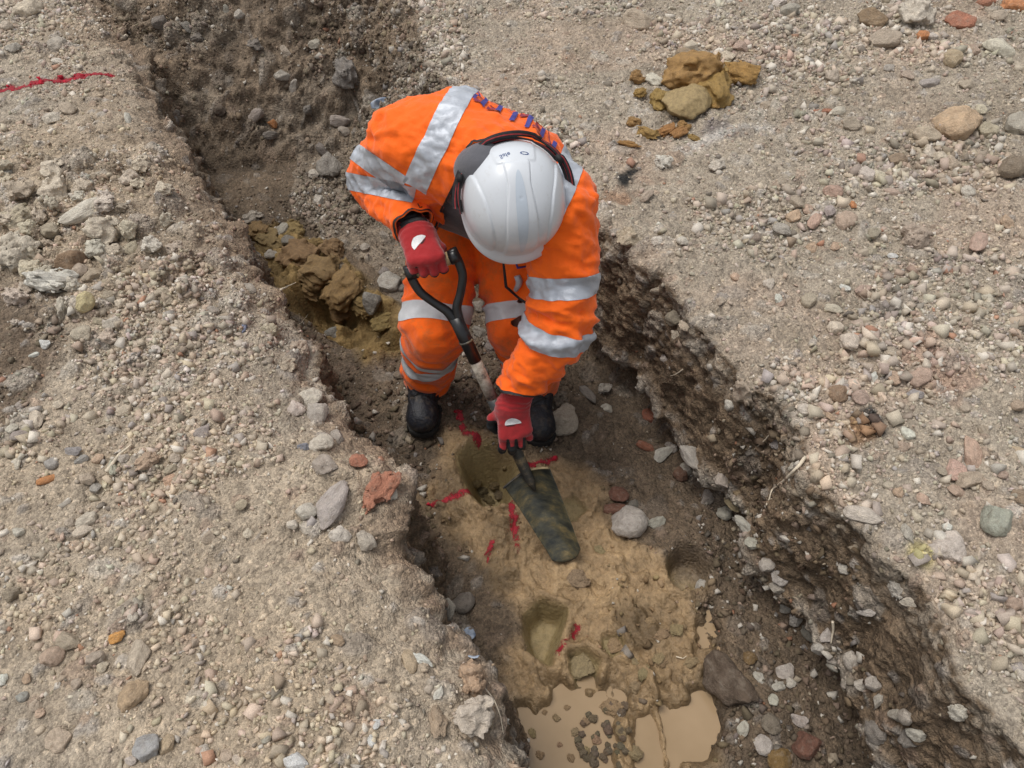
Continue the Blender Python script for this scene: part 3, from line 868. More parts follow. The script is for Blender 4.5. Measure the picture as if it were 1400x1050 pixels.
# small dark scribble printed on the right front
for scr in ([(571, 279), (574, 284), (577, 283)], [(575, 288), (580, 290), (583, 294)], [(582, 296), (587, 298), (591, 301)]):
    pth = []
    for px_ in scr:
        h_ = bvh.ray_cast(Vector(CC), Vector(ray(*px_)).normalized())
        if h_[0]: pth.append(np.array(h_[0]) + np.array(h_[1]) * .0012)
    if len(pth) == 3:
        v_, t_ = tube(pth, .0012, 5); link('print', mesh_np('print', v_, t_), M_black, jacket)

# ---- shirt and collar
def shirt_f(Pq):
    ch = Ap + (Bp - Ap) * .70; wa = Ap + (Bp - Ap) * .42
    d = cone(Pq, ch - e_l * .07, ch + e_l * .06, .104, .104)
    d = smin(d, cone(Pq, wa - e_l * .06 - e_b * .024, wa + e_l * .06 - e_b * .024, .112, .112), .05)
    d = smin(d, cone(Pq, Ap - e_l * .06, Ap + e_l * .06, .118, .118), .06)
    d = smin(d, cone(Pq, Rsh + e_l * .06, Lsh - e_l * .06, .06, .06), .05)
    d = smin(d, cone(Pq, Bp - e_s * .03, Bp + e_s * .03 - e_b * .035, .066, .062), .03)
    return d
SV, ST = snets(shirt_f, [-.36, 1.2, .45], [.22, 2.0, 1.2], .009)
SN = vnormals(SV, ST)
SV = SV + SN * (.007 * aniso(SV, e_l, 3, 13, 55.) + .003 * fbm(SV, 12, 2, 5.))[:, None]
sval = (SV - Ap) @ e_s - .035

SA, STt = clip(np.c_[SV, vnormals(SV, ST)], ST, sval)
shirt = link('shirt', mesh_np('shirt', SA[:, :3], STt), M_shirt, person)

# ---- trousers
def trous_f(Pq):
    c = lambda *a: cone(Pq, *a)
    d = c(Ap - e_l * .055 - e_s * .02, Ap + e_l * .055 - e_s * .02, .118, .118)
    for hp_, kn, an in ((hipR, knR, anR), (hipL, knL, anL)):
        g_ = smin(c(hp_, kn, .108, .088), c(kn, an + np.array([0, -.01, .0]), .084, .074), .03)
        d = smin(d, g_, .04)
    d = smax(d, -(Pq[:, 2] - .058), .004)
    return d
TV, TT = snets(trous_f, [-.42, 1.38, .04], [.22, 2.0, .92], .0065)
N = vnormals(TV, TT); fd = np.zeros(len(TV))
for hp_, kn, an, o_ in ((hipR, knR, anR, 1.), (hipL, knL, anL, 21.)):
    fd += limbfold(TV, hp_, kn, .8, .5, .010, 24, 40 + o_)
    fd += limbfold(TV, kn, an, .15, .35, .010, 26, 50 + o_)
    fd += limbfold(TV, kn, an, .75, .35, .013, 34, 60 + o_)
fd += .005 * aniso(TV, (.2, 0, 1), 2.5, 14, 71.) + .004 * fbm(TV, 10, 2, 30.)
TV = TV + N * fd[:, None]; N = vnormals(TV, TT)
tval = np.minimum(TV[:, 2] - .068 - .008 * vnoise(TV, 12, 2), .10 - (TV - Ap) @ e_s)
TA, TTt = clip(np.c_[TV, N], TT, tval)
trousers = link('trousers', mesh_np('trousers', TA[:, :3], TTt), M_ortr, person)
for side, kn, an in ((-1, knR, anR), (1, knL, anL)):
    legside = (lambda sd: (lambda X: (X[:, 0] + .10) * sd))(side)
    for p0, nn_, hw_ in (((kn[0], 1.50, .545), (.05 * side, -.80, -.60), .024), ((kn[0], 1.51, .315), (.25 * side, .30, -1), .013), ((kn[0] + .02 * side, 1.52, .262), (-.28 * side, .22, -1), .025)):
        v = (TA[:, :3] - np.array(p0)) @ nrm(nn_) + .005 * vnoise(TA[:, :3], 18, 4)
        ribbon('reflective_band', TA, TTt, -hw_, hw_, v, .0016, M_refd, trousers, lambda X: np.minimum(legside(X), .66 - X[:, 2]))

# ---- body under the clothes
Hc = uy(704, 271, 1.405)                                            # centre of the hard hat
uu = nrm(-FW * 1.0 + UP * -.24 + RT * .13); uu = nrm(uu)
uf = nrm(camvec(.13, -1, 0)); uf = nrm(uf - uu * (uf @ uu)); ul = np.cross(uf, uu)
if ul[0] < 0: ul = -ul
HM = np.stack([ul, uf, uu])                                         # rows: left side, front, crown
hd = Hc - uu * .055
def body_f(Pq):
    c = lambda *a: cone(Pq, *a)
    d = ellip(Pq, hd, [.074, .094, .105], HM)
    d = smin(d, ellip(Pq, hd - uu * .06 + uf * .03, [.055, .06, .06], HM), .03)
    d = smin(d, cone(Pq, hd - uu * .03 + uf * .088, hd - uu * .005 + uf * .092, .014, .009), .01)
    for k in (-1, 1): d = smin(d, ellip(Pq, hd - uu * .02 + ul * .076 * k - uf * .005, [.010, .02, .032], HM), .008)
    for k in (-1, 1): d = smax(d, -ellip(Pq, hd - uu * .008 + ul * .03 * k + uf * .098, [.016, .01, .009], HM), .008)
    d = smin(d, c(Bp - e_s * .05, hd - uu * .05 - uf * .02, .058, .055), .03)
    d = smin(d, c(Ap, Bp - e_s * .06, .10, .09), .04)
    d = smin(d, c(Rsh + e_l * .03, Lsh - e_l * .03, .05, .05), .04)
    for sh, el, wr in ((Rsh, Rel, WR), (Lsh, Lel, WL)): d = smin(d, smin(c(sh, el, .05, .042), c(el, wr, .04, .030), .02), .03)
    for hp_, kn, an in ((hipR, knR, anR), (hipL, knL, anL)): d = smin(d, smin(c(hp_, kn, .08, .058), c(kn, an, .055, .04), .02), .03)
    return d
BV, BT = snets(body_f, [-.46, 1.12, .03], [.26, 1.98, 1.2], .011, 1)
link('body', mesh_np('body', BV, BT), M_skin, person)

# ---- gloves
def rotY(v, a):
    c_, s_ = math.cos(a), math.sin(a); return np.array([v[0] * c_ + v[2] * s_, v[1], -v[0] * s_ + v[2] * c_])
def hand_chains(curl, spread, mirror, thumb):
    ky = [.033, .011, -.011, -.031]; kx = [.092, .095, .090, .082]; ln = [.072, .080, .074, .058]
    ch = []
    for i in range(4):
        p = np.array([kx[i], ky[i], .004 if i in (1, 2) else .0]); pts = [p]; a = 0
        for s_, fr in enumerate((.46, .30, .24)):
            a += math.radians(curl[i][s_])
            d = rotY(np.array([math.cos(spread[i]), math.sin(spread[i]), 0]), a)
            p = p + d * ln[i] * fr; pts.append(p)
        ch.append(pts)
    ch.append([np.array(q) for q in thumb])
    if mirror:
        ch = [[q * np.array([1, -1, 1]) for q in c_] for c_ in ch]
    return ch
def glove(name, chains, Fm, W, mirror, coat, patch_c, patch_rot, farm):
    my = -1 if mirror else 1
    fa = -(Fm.T @ farm)
    def f(Pq):
        d = None
        for i in range(4):
            k = chains[i][0]
            g_ = cone(Pq, (.012, k[1] * .62, -.002), k, .021, .0145)
            d = g_ if d is None else smin(d, g_, .016)
        d = smin(d, cone(Pq, fa * .10, (.012, 0, 0), .036, .033), .02)
        d = smin(d, cone(Pq, fa * .04, (.01, .014 * my, 0), .030, .026), .02)
        d = smin(d, cone(Pq, (.03, .022 * my, -.010), (.055, .0, -.012), .018, .016), .02)
        for i, c_ in enumerate(chains):
            fg = None
            for k in range(len(c_) - 1):
                r0 = (.0118, .0108, .0100)[min(k, 2)]; r1 = (.0112, .0102, .0088)[min(k, 2)]
                if i == 4: r0 *= 1.22; r1 *= 1.18
                if i == 3: r0 *= .9; r1 *= .9
                g_ = cone(Pq, c_[k], c_[k + 1], r0, r1); fg = g_ if fg is None else smin(fg, g_, .004)
            d = smin(d, fg, .0045 if i < 4 else .014)
        return d
    pts = np.concatenate([np.array(c_) for c_ in chains] + [np.array([fa * .1 - .04, fa * .1 + .04])])
    V0, T0 = snets(f, pts.min(0) - .03, pts.max(0) + .03, .0030)
    N0 = vnormals(V0, T0)
    wr = np.exp(-((V0[:, 0] + .02) / .035) ** 2)
    V0 = V0 + N0 * (.0016 * wr * np.sin(V0[:, 0] * 420 + 4 * vnoise(V0, 30)) + .0012 * fbm(V0, 60, 2, 3.))[:, None]
    N0 = vnormals(V0, T0)
    cutw = .088 - V0 @ fa
    A0, T0 = clip(np.c_[V0, N0], T0, cutw)
    val = coat(A0[:, :3], A0[:, 3:6], chains)
    Rm = Fm.T
    def out(A_, T_): 
        return A_[:, :3] @ Rm + W, A_[:, 3:6] @ Rm
    Ar, Tr = clip(A0, T0, -val); Vr, _ = out(Ar, Tr)
    g_ = link(name, mesh_np(name, Vr, Tr), M_red, person)
    Ab, Tb = clip(A0, T0, val)
    if len(Tb):
        Vb, Nb = out(Ab, Tb); link('palm_coating', mesh_np('palm_coating', Vb + Nb * .0006, Tb), M_nit, g_)
    # printed badge on the back of the hand
    ca_, sa_ = math.cos(patch_rot), math.sin(patch_rot)
    x = A0[:, 0] - patch_c[0]; y = A0[:, 1] - patch_c[1]; x, y = x * ca_ + y * sa_, -x * sa_ + y * ca_
    tear = np.minimum(-x, x + .0175 * np.sqrt(np.clip(1 - (y / .0215) ** 2, 0, 1)) * np.clip(1.15 - 14 * np.maximum(y, 0), .4, 1.15))
    tear = np.where(A0[:, 5] > .2, tear, -1)
    Ap_, Tp_ = clip(A0, T0, tear)
    if len(Tp_):
        Ap_, Tp_ = largest(Ap_, Tp_); Vp, Np = out(Ap_, Tp_); link('badge', mesh_np('badge', Vp + Np * .0010, Tp_), M_patch, g_)
    for yy, hh, mm in ((0.011, .0022, M_black), (.0, 0, None)):
        if mm is None: continue
        st_ = np.minimum(.018 - np.abs(y + .002), np.minimum(x - .0012, .0042 - x)); st_ = np.where(A0[:, 5] > .2, st_, -1)
        As_, Ts_ = clip(A0, T0, st_)
        if len(Ts_):
            As_, Ts_ = largest(As_, Ts_); Vp, Np = out(As_, Ts_); link('badge_stripe', mesh_np('badge_stripe', Vp + Np * .0010, Ts_), mm, g_)
    return g_
chR = hand_chains([(62, 78, 50), (64, 80, 50), (66, 80, 50), (68, 80, 50)], [.05, 0, -.04, -.10], False,
                  [(.028, .026, -.010), (.052, .046, -.024), (.074, .040, -.050), (.080, .018, -.066)])
coatR = lambda Vv, Nv, ch: np.maximum(-Nv[:, 2] - .25, np.maximum(-.030 - Vv[:, 2], -1)) * np.where(Vv[:, 0] > .0, 1, -1) - .05 * (Vv[:, 0] < .03)
glove('glove', chR, FR, WR, False, coatR, (.056, .0), .62, fR)
chL = hand_chains([(14, 26, 22), (16, 30, 24), (20, 34, 26), (24, 40, 30)], [.10, .02, -.05, -.14], True,
                  [(.026, .028, -.010), (.050, .058, -.022), (.074, .062, -.036), (.094, .050, -.046)])
def coatL(Vv, Nv, ch):
    v = -Nv[:, 2] - .15 - .9 * sstep(.085, .055, Vv[:, 0])
    v = np.maximum(v, (Vv[:, 0] - .128 - .006 * np.sin(Vv[:, 1] * 160)) * 30)
    v = np.maximum(v, np.where(np.abs(Vv[:, 1]) > .046, (Vv[:, 0] - .052) * 30, -1))
    sepd = np.min([np.abs(Vv[:, 1] - yy) for yy in (.022, .0, -.021)], axis=0)
    v = np.maximum(v, np.where(Vv[:, 0] > .098, (.0035 + (Vv[:, 0] - .098) * .08 - sepd) * 120, -1))
    return v
glove('glove', chL, FL, WL, True, coatL, (.056, -.004), .10, fL)

# ---- boots
def boot(ankle, toe_xy, label_side):
    d2 = nrm(np.array(toe_xy) - ankle[:2]); X = np.array([d2[0], d2[1], 0]); Z = np.array([0, 0, 1.0]); Y = np.cross(Z, X)
    M3 = np.stack([X, Y, Z], 1)
    org = np.array([toe_xy[0], toe_xy[1], 0]) - X * .155
    gz = min(down(org[0] + X[0] * .1, org[1] + X[1] * .1, .3)[0][2], .03); org[2] = gz - .004
    def f(Pq):
        d = ellip(Pq, (.100, .004, .052), (.054, .050, .045))
        d = smin(d, cone(Pq, (.09, .002, .056), (.0, 0, .085), .043, .050), .02)
        d = smin(d, cone(Pq, (-.01, 0, .05), (-.095, 0, .05), .045, .038), .03)
        d = smin(d, cone(Pq, (-.03, 0, .085), (-.055, 0, .20), .050, .054), .03)
        d = smax(d, -(Pq[:, 2] - .022), .006)
        return d
    V0, T0 = snets(f, (-.17, -.08, -.01), (.18, .08, .28), .0042)
    N0 = vnormals(V0, T0)
    vamp = np.exp(-((V0[:, 0] - .045) / .035) ** 2) * (V0[:, 2] > .05)
    V0 = V0 + N0 * (.0035 * vamp * (1 - 2 * np.abs(vnoise(V0 * np.array([1, .35, 1]), 60, 3))) + .0015 * fbm(V0, 40, 2, 4.)
                    - .003 * np.exp(-((V0[:, 0] - .058) / .003) ** 2) * (V0[:, 2] > .04))[:, None]
    bo = link('boot', mesh_np('boot', V0 @ M3.T + org, T0), M_boot, person)
    def fs(Pq):
        q = Pq[:, :2]
        c2 = lambda x0, y0, x1, y1, r0, r1: (lambda t: np.hypot(q[:, 0] - x0 - t * (x1 - x0), q[:, 1] - y0 - t * (y1 - y0)) - (r0 + (r1 - r0) * t))(np.clip(((q[:, 0] - x0) * (x1 - x0) + (q[:, 1] - y0) * (y1 - y0)) / ((x1 - x0) ** 2 + (y1 - y0) ** 2), 0, 1))
        d2_ = smin(c2(.100, .004, .05, .004, .0525, .051), c2(.05, .0, -.10, 0, .046, .040), .03)
        lug = .0025 * np.sign(np.sin(q[:, 0] * 260)) * 1
        return smax(d2_ + lug * .6, np.abs(Pq[:, 2] - .015) - .013, .006)
    V1, T1 = snets(fs, (-.17, -.08, -.02), (.18, .08, .06), .0045)
    link('sole', mesh_np('sole', V1 @ M3.T + org, T1), M_sole, bo)
    bb = BVHTree.FromPolygons(V0.tolist(), T0.tolist())
    for k in range(4):
        x0 = .052 - .018 * k; sgn = 1 if k % 2 else -1; pth = []
        for a in np.linspace(-1, 1, 9):
            h_ = bb.ray_cast(Vector((x0 + .008 * a * sgn, a * .024, .3)), Vector((0, 0, -1)))[0]
            if h_: pth.append(np.array(h_) + np.array([0, 0, .001]))
        if len(pth) > 3:
            vt, tt = tube(pth, .0028, 6); link('lace', mesh_np('lace', vt @ M3.T + org, tt), M_black, bo)
boot(anR, uz(574, 597, .03)[:2], 'R')
boot(anL, uz(738, 606, .03)[:2], 'L')

# ---- hard hat
M_hat = simple('white_hat_plastic', (.62, .652, .69), .33, .03, 8, .05, .001, 90, spec=.5, coat=.15)
nt = M_hat.node_tree; b = nt.nodes['Principled BSDF']; src = b.inputs['Base Color'].links[0].from_socket
dn_ = noise_n(nt, 28, 9, .78); dr = ramp_n(nt, dn_.outputs[0], [(.57, (0, 0, 0)), (.76, (.45, .45, .45))])
nt.links.new(mix_n(nt, dr.outputs[0], src, (.40, .37, .33)), b.inputs['Base Color'])
M_stick = simple('grey_reflective_sticker', (.50, .56, .63), .35, .06, 20, 0)
M_strap = simple('black_webbing', (.022, .020, .022), .8, .3, 120, .6, .001, 900)
M_strapr = simple('red_webbing_edge', (.33, .03, .035), .8, .3, 120, .4, .001, 900)
M_logo = simple('blue_logo_print', (.03, .07, .22), .5, .1)
M_slot = simple('dark_slot', (.02, .02, .02), .8, .1)
def shell_r(th, ph):
    """th: azimuth (0 = left side, 90 = front); ph: 0 rim .. 1 crown -> local xyz."""
    e = ph * math.pi / 2
    bx_, by_ = .113, np.where(np.sin(th) > 0, .121, .123)
    ce = np.cos(e) ** .78; se = np.sin(e)
    x = bx_ * ce * np.sign(np.cos(th)) * np.abs(np.cos(th)) ** .94
    y = by_ * ce * np.sign(np.sin(th)) * np.abs(np.sin(th)) ** .94
    z = .128 * se - .03
    return np.stack([x, y, z], -1)
nth, nph = 180, 90
th = np.linspace(0, 2 * math.pi, nth, endpoint=False); ph = np.linspace(0, .995, nph)
TH, PH = np.meshgrid(th, ph, indexing='ij')
S0 = shell_r(TH, PH).reshape(-1, 3)
x, y = S0[:, 0], S0[:, 1]
# raised panels: centre spine and crescent sides
ax_ = np.abs(x)
cen = np.interp(y, [-.14, -.07, -.03, .04, .11, .14], [.030, .028, .024, .033, .036, .034])
spine = sstep(cen + .0018, cen - .0018, ax_) * sstep(-.075, -.071, y)
back = sstep(.042, .038, ax_ - .25 * np.clip(-.07 - y, 0, .1)) * sstep(-.071, -.075, y)
cres = np.interp(y, [-.10, -.05, .0, .06, .12], [.108, .086, .071, .060, .056])
side_p = sstep(cres - .0018, cres + .0018, ax_) * sstep(-.095, -.085, y)
lift = .0036 * spine + .0022 * back + .0032 * side_p
grv = -.0022 * (np.exp(-((ax_ - cen) / .0016) ** 2) * (y > -.075) + np.exp(-((ax_ - cres) / .0016) ** 2) * (y > -.09))
rimf = .004 * sstep(.10, .0, PH.ravel())
quad = []
ii = np.arange(nth * nph).reshape(nth, nph)
qa = np.stack([ii[:, :-1], np.roll(ii, -1, 0)[:, :-1], np.roll(ii, -1, 0)[:, 1:], ii[:, 1:]], -1).reshape(-1, 4)
top = len(S0); S0 = np.concatenate([S0, [[0, 0, .098]]])
HT = np.concatenate([qa[:, :3], qa[:, [0, 2, 3]], np.stack([ii[:, -1], np.roll(ii[:, -1], -1), np.full(nth, top)], 1)])
HN = vnormals(S0, HT); HN *= np.sign((HN * S0).sum(1, keepdims=True).mean())
S1 = S0 + HN * np.append(lift + grv + rimf, .0026)[:, None]
hw = lambda X: X @ HM + Hc
helmet = link('helmet', mesh_np('helmet', hw(S1), HT), M_hat, person)
HN = vnormals(S1, HT); HN *= np.sign((HN * S1).sum())
# brim
bi = shell_r(th, 0 * th); out = nrm(np.array([1, 0, 0])); rows = []
ext = .007 + .020 * np.clip(np.sin(th), 0, 1) ** 1.6 + .003 * np.clip(-np.sin(th), 0, 1)
dirx = bi * np.array([1, 1, 0]); dirx /= np.linalg.norm(dirx, axis=1, keepdims=True)
prof = [(-.004, .012), (.3, .004), (.7, -.002), (1.0, -.006), (1.02, -.010), (.9, -.012), (.3, -.008), (-.3, -.008)]
for k, dz_ in prof:
    rows.append(bi + dirx * (ext * k)[:, None] + np.array([0, 0, 1]) * (dz_ - .25 * ext * max(k, 0))[:, None] if False else bi + dirx * (ext * k)[:, None] + np.stack([0 * th, 0 * th, dz_ - .30 * ext * max(k, 0)], 1))
BVv = np.stack(rows, 1); m_ = len(prof); ii = np.arange(nth * m_).reshape(nth, m_)
bq_ = np.stack([ii[:, :-1], np.roll(ii, -1, 0)[:, :-1], np.roll(ii, -1, 0)[:, 1:], ii[:, 1:]], -1).reshape(-1, 4)
link('brim', mesh_np('brim', hw(BVv.reshape(-1, 3)), bq_), M_hat, helmet)
# inner lining so the shell is not paper thin
link('lining', mesh_np('lining', hw(S0 * .965), HT[:, ::-1]), M_slot, helmet)
# sticker, slot
yy = S1[:, 1]; wst = .0125 * np.sqrt(np.clip(1 - ((yy - .030) / .088) ** 2, 0, 1)) - .0005
A1, T1 = clip(np.c_[S1, HN], HT, np.where(S1[:, 2] > 0, wst - np.abs(S1[:, 0]), -1))
link('sticker', mesh_np('sticker', hw(A1[:, :3] + A1[:, 3:6] * .0009), T1), M_stick, helmet)
for sg in (-1, 1):
    v = np.minimum(.014 - np.abs(S1[:, 1] - .005), .0035 - np.abs(S1[:, 2] + .018)); v = np.where(S1[:, 0] * sg > 0, v, -1)
    A1, T1 = clip(np.c_[S1, HN], HT, v)
    if len(T1): link('slot', mesh_np('slot', hw(A1[:, :3] + A1[:, 3:6] * .0012), T1), M_slot, helmet)
# chin strap stowed round the back of the hat: two twisted webbing strands
hb = BVHTree.FromPolygons(S1.tolist(), HT.tolist())
def rimpt(a, z, off):
    d_ = np.array([math.cos(a), math.sin(a), 0]); o_ = np.array([0, 0, z]) + d_ * .3
    h_ = hb.ray_cast(Vector(o_), Vector(-d_))
    p_ = np.array(h_[0]) if h_[0] else np.array([0, 0, z]) + d_ * .12
    return p_ + d_ * off
def webbing(a0, a1, zf, offf, tw, wid=.0065, n=90):
    pts = np.array([rimpt(a, zf(t_), offf(t_)) for t_, a in zip(np.linspace(0, 1, n), np.linspace(a0, a1, n))])
    tg = np.gradient(pts, axis=0); tg /= np.linalg.norm(tg, axis=1, keepdims=True)
    rad_ = pts * np.array([1, 1, 0]); rad_ /= np.linalg.norm(rad_, axis=1, keepdims=True)
    ups = np.cross(tg, rad_)
    B_ = []; R_ = []
    for k in range(n):
        a = tw(k / (n - 1)); u_ = math.cos(a) * ups[k] + math.sin(a) * rad_[k]; w_ = np.cross(tg[k], u_)
        B_.append([pts[k] + u_ * wid * c0 + w_ * .0015 * c1 for c0, c1 in ((-1, -1), (1, -1), (1, 1), (-1, 1))])
        R_.append([pts[k] + u_ * wid * c0 + w_ * .0021 * c1 for c0, c1 in ((-.30, -1), (.05, -1), (.05, 1), (-.30, 1))])
    res = []
    for L_ in (B_, R_):
        vv = np.array(L_).reshape(-1, 3); tt = []
        for k in range(n - 1):
            for j in range(4):
                a = 4 * k + j; b_ = 4 * k + (j + 1) % 4; tt += [(a, b_, b_ + 4), (a, b_ + 4, a + 4)]
        tt += [(0, 1, 2), (0, 2, 3), (4 * n - 4, 4 * n - 2, 4 * n - 3), (4 * n - 4, 4 * n - 1, 4 * n - 2)]
        res.append((vv, np.array(tt)))
    return res
rad = math.radians
for a0, a1, zf, of, tw in ((rad(170), rad(372), lambda t_: -.006 + .020 * math.sin(t_ * math.pi) - .010 * t_, lambda t_: .008 + .003 * math.sin(9 * t_), lambda t_: 5.5 * t_),
                           (rad(176), rad(366), lambda t_: -.010 + .014 * math.sin(t_ * math.pi), lambda t_: .014 + .004 * math.sin(7 * t_ + 2), lambda t_: 1 + 4.0 * t_),
                           (rad(225), rad(300), lambda t_: .004 + .018 * math.sin(t_ * math.pi), lambda t_: .017, lambda t_: .6 + 2 * t_)):
    (v1_, t1_), (v2_, t2_) = webbing(a0, a1, zf, of, tw)
    st_ = link('strap', mesh_np('strap', hw(v1_), t1_, False), M_strap, helmet)
    link('strap_stripe', mesh_np('strap_stripe', hw(v2_), t2_, False), M_strapr, helmet)
def boxm(c, X, Y, Z, hx, hy, hz, bev=.3):
    bm = bmesh.new(); bmesh.ops.create_cube(bm, size=2)
    bmesh.ops.bevel(bm, geom=bm.edges[:], offset=bev, segments=2, affect='EDGES')
    bmesh.ops.triangulate(bm, faces=bm.faces[:])
    V_ = np.array([v.co for v in bm.verts]); T_ = np.array([[v.index for v in f.verts] for f in bm.faces]); bm.free()
    return c + V_[:, :1] * X * hx + V_[:, 1:2] * Y * hy + V_[:, 2:] * Z * hz, T_
for a, hx in ((rad(238), .013), (rad(205), .009), (rad(325), .011)):
    p_ = rimpt(a, .010, .014); rd = nrm(p_ * np.array([1, 1, 0])); tn = np.cross([0, 0, 1], rd)
    v_, t_ = boxm(p_, tn, np.array([0, 0, 1.0]), rd, hx, .0085, .006)
    link('buckle', mesh_np('buckle', hw(v_), t_, False), M_black, helmet)
# printed maker's word on the back of the hat
def hat_text(body, size, ang, zc_, name):
    cu = bpy.data.curves.new(name, 'FONT'); cu.body = body; cu.size = size; cu.align_x = 'CENTER'; cu.resolution_u = 3
    tmp = bpy.data.objects.new(name, cu); COL.objects.link(tmp)
    dg = bpy.context.evaluated_depsgraph_get(); me_ = bpy.data.meshes.new_from_object(tmp.evaluated_get(dg))
    bm = bmesh.new(); bm.from_mesh(me_); bmesh.ops.triangulate(bm, faces=bm.faces[:])
    bmesh.ops.subdivide_edges(bm, edges=bm.edges[:], cuts=1)
    bmesh.ops.triangulate(bm, faces=bm.faces[:])
    V_ = np.array([v.co for v in bm.verts]); bm.verts.index_update(); T_ = np.array([[v.index for v in f.verts] for f in bm.faces]); bm.free()
    bpy.data.objects.remove(tmp); bpy.data.curves.remove(cu); bpy.data.meshes.remove(me_)
    o_ = []
    for p_ in V_:
        a = ang + p_[0] / .12
        d_ = np.array([math.cos(a), math.sin(a), 0]); e_ = .62 + (p_[1] + zc_) / .13
        dd_ = np.array([d_[0] * math.cos(e_), d_[1] * math.cos(e_), math.sin(e_)])
        h_ = hb.ray_cast(Vector(dd_ * .4), Vector(-dd_))
        o_.append(np.array(h_[0]) + np.array(h_[1]) * .0008 if h_[0] else dd_ * .13)
    return np.array(o_), T_
v_, t_ = hat_text('Safe', .019, rad(257), -.006, 'word'); link('print', mesh_np('print', hw(v_), t_, False), M_logo, helmet)
ring = []
for k in range(40):
    a = 2 * math.pi * k / 40
    for r_ in (1.0, .72):
        aa = rad(283) + .012 * math.cos(a) * r_ / .12; e_ = .62 + (.0055 * math.sin(a) * r_) / .13
        dd_ = np.array([math.cos(aa) * math.cos(e_), math.sin(aa) * math.cos(e_), math.sin(e_)])
        h_ = hb.ray_cast(Vector(dd_ * .4), Vector(-dd_)); ring.append(np.array(h_[0]) + np.array(h_[1]) * .0008)
tt = []
for k in range(40):
    a = 2 * k; b_ = 2 * ((k + 1) % 40); tt += [(a, b_, b_ + 1), (a, b_ + 1, a + 1)]
link('print', mesh_np('print', hw(np.array(ring)), np.array(tt), False), M_logo, helmet)

letters_back('KELLER', .125, .384, .031, .056, .0060)

# ---- the left front of the jacket hangs open
fp = [uy(688, 350, 1.50), uy(742, 352, 1.47), uy(722, 416, 1.45), uy(692, 392, 1.47)]
fv = []; ft = []; nf = 10
for i in range(nf + 1):
    for j in range(nf + 1):
        a = i / nf; c_ = j / nf
        p_ = (1 - a) * ((1 - c_) * fp[0] + c_ * fp[1]) + a * ((1 - c_) * fp[3] + c_ * fp[2])
        fv.append(p_ - FW * (.012 * math.sin(c_ * 5 + a * 2) - .01 * (1 - c_)))
for i in range(nf):
    for j in range(nf):
        k = i * (nf + 1) + j; ft += [(k, k + nf + 1, k + nf + 2), (k, k + nf + 2, k + 1)]
fv = np.array(fv); ft = np.array(ft)
flap = link('jacket_flap', mesh_np('jacket_flap', fv, ft), M_or, person)
mod = flap.modifiers.new('thickness', 'SOLIDIFY'); mod.thickness = .003; mod.offset = 0
gridp = fv.reshape(nf + 1, nf + 1, 3)
edge = np.concatenate([gridp[:, 0], gridp[-1, 1:]]); v_, t_ = tube(edge, .0042, 6); link('binding', mesh_np('binding', v_, t_), M_black, flap)
v_, t_ = tube(np.array([gridp[5, 4], gridp[6, 5], gridp[7, 5], gridp[9, 4]]) - FW * .003, [.008, .01, .009, .006], 8); v_ = v_
link('reflective_band', mesh_np('reflective_band', v_, t_), M_refl, flap)
v_, t_ = tube(np.array([gridp[1, 3], gridp[3, 4], gridp[2, 7]]) - FW * .004, [.0022, .0035, .0018], 6); link('print', mesh_np('print', v_, t_), M_blue, flap)

# ================================================================== SPADE
M_plast = simple('black_handle_plastic', (.014, .014, .015), .32, .3, 40, .15, .001, 200, spec=.55)
M_grip = simple('pale_wooden_grip', (.42, .29, .16), .55, .25, 70, .2)
m_, nt, b = mat('worn_painted_shaft'); M_shaft = m_
n_ = noise_n(nt, 30, 6, .7); r_ = ramp_n(nt, n_.outputs[0], [(.34, (.05, .045, .04)), (.42, (.24, .20, .155)), (.60, (.46, .41, .34))])
nt.links.new(r_.outputs[0], b.inputs['Base Color']); setin(b, Roughness=.6); bump_n(nt, b, n_.outputs[0], .4, .002)
m_, nt, b = mat('muddy_black_steel'); M_steel = m_
n_ = noise_n(nt, 22, 7, .7); r_ = ramp_n(nt, n_.outputs[0], [(.42, (.022, .024, .026)), (.56, (.06, .055, .045)), (.68, (.24, .18, .10))])
nt.links.new(r_.outputs[0], b.inputs['Base Color']); setin(b, Roughness=.45); bump_n(nt, b, n_.outputs[0], .35, .003)
m_, nt, b = mat('clay_smeared_blade'); M_blade = m_
tc = node(nt, 'ShaderNodeTexCoord'); mp = node(nt, 'ShaderNodeMapping'); nt.links.new(tc.outputs['Object'], mp.inputs[0]); setin(mp, Scale=(1, 1, 2.2), Rotation=(0.3, .5, .4))
n_ = noise_n(nt, 17, 7, .68, vec=mp.outputs[0]); r_ = ramp_n(nt, n_.outputs[0], [(.36, (.030, .033, .030)), (.50, (.075, .072, .050)), (.60, (.15, .12, .06)), (.72, (.34, .26, .13))])
nt.links.new(r_.outputs[0], b.inputs['Base Color']); setin(b, Roughness=.38); bump_n(nt, b, n_.outputs[0], .35, .004)
M_clayt = simple('drying_clay', (.42, .33, .19), .8, .25, 50, .6, .004, 120)
spade = empty('spade', tuple(np.append(Tip[:2], 0)), 'narrow digging spade with black Y handle and clay smeared blade held by the person', 'spade')
g0, g1 = G - bar * .055, G + bar * .060
J = G + u_sh * .145
v_, t_ = tube([g0 + bar * .004, g1 - bar * .004], .0165, 18); link('grip', mesh_np('grip', v_, t_), M_grip, spade)
yk = []
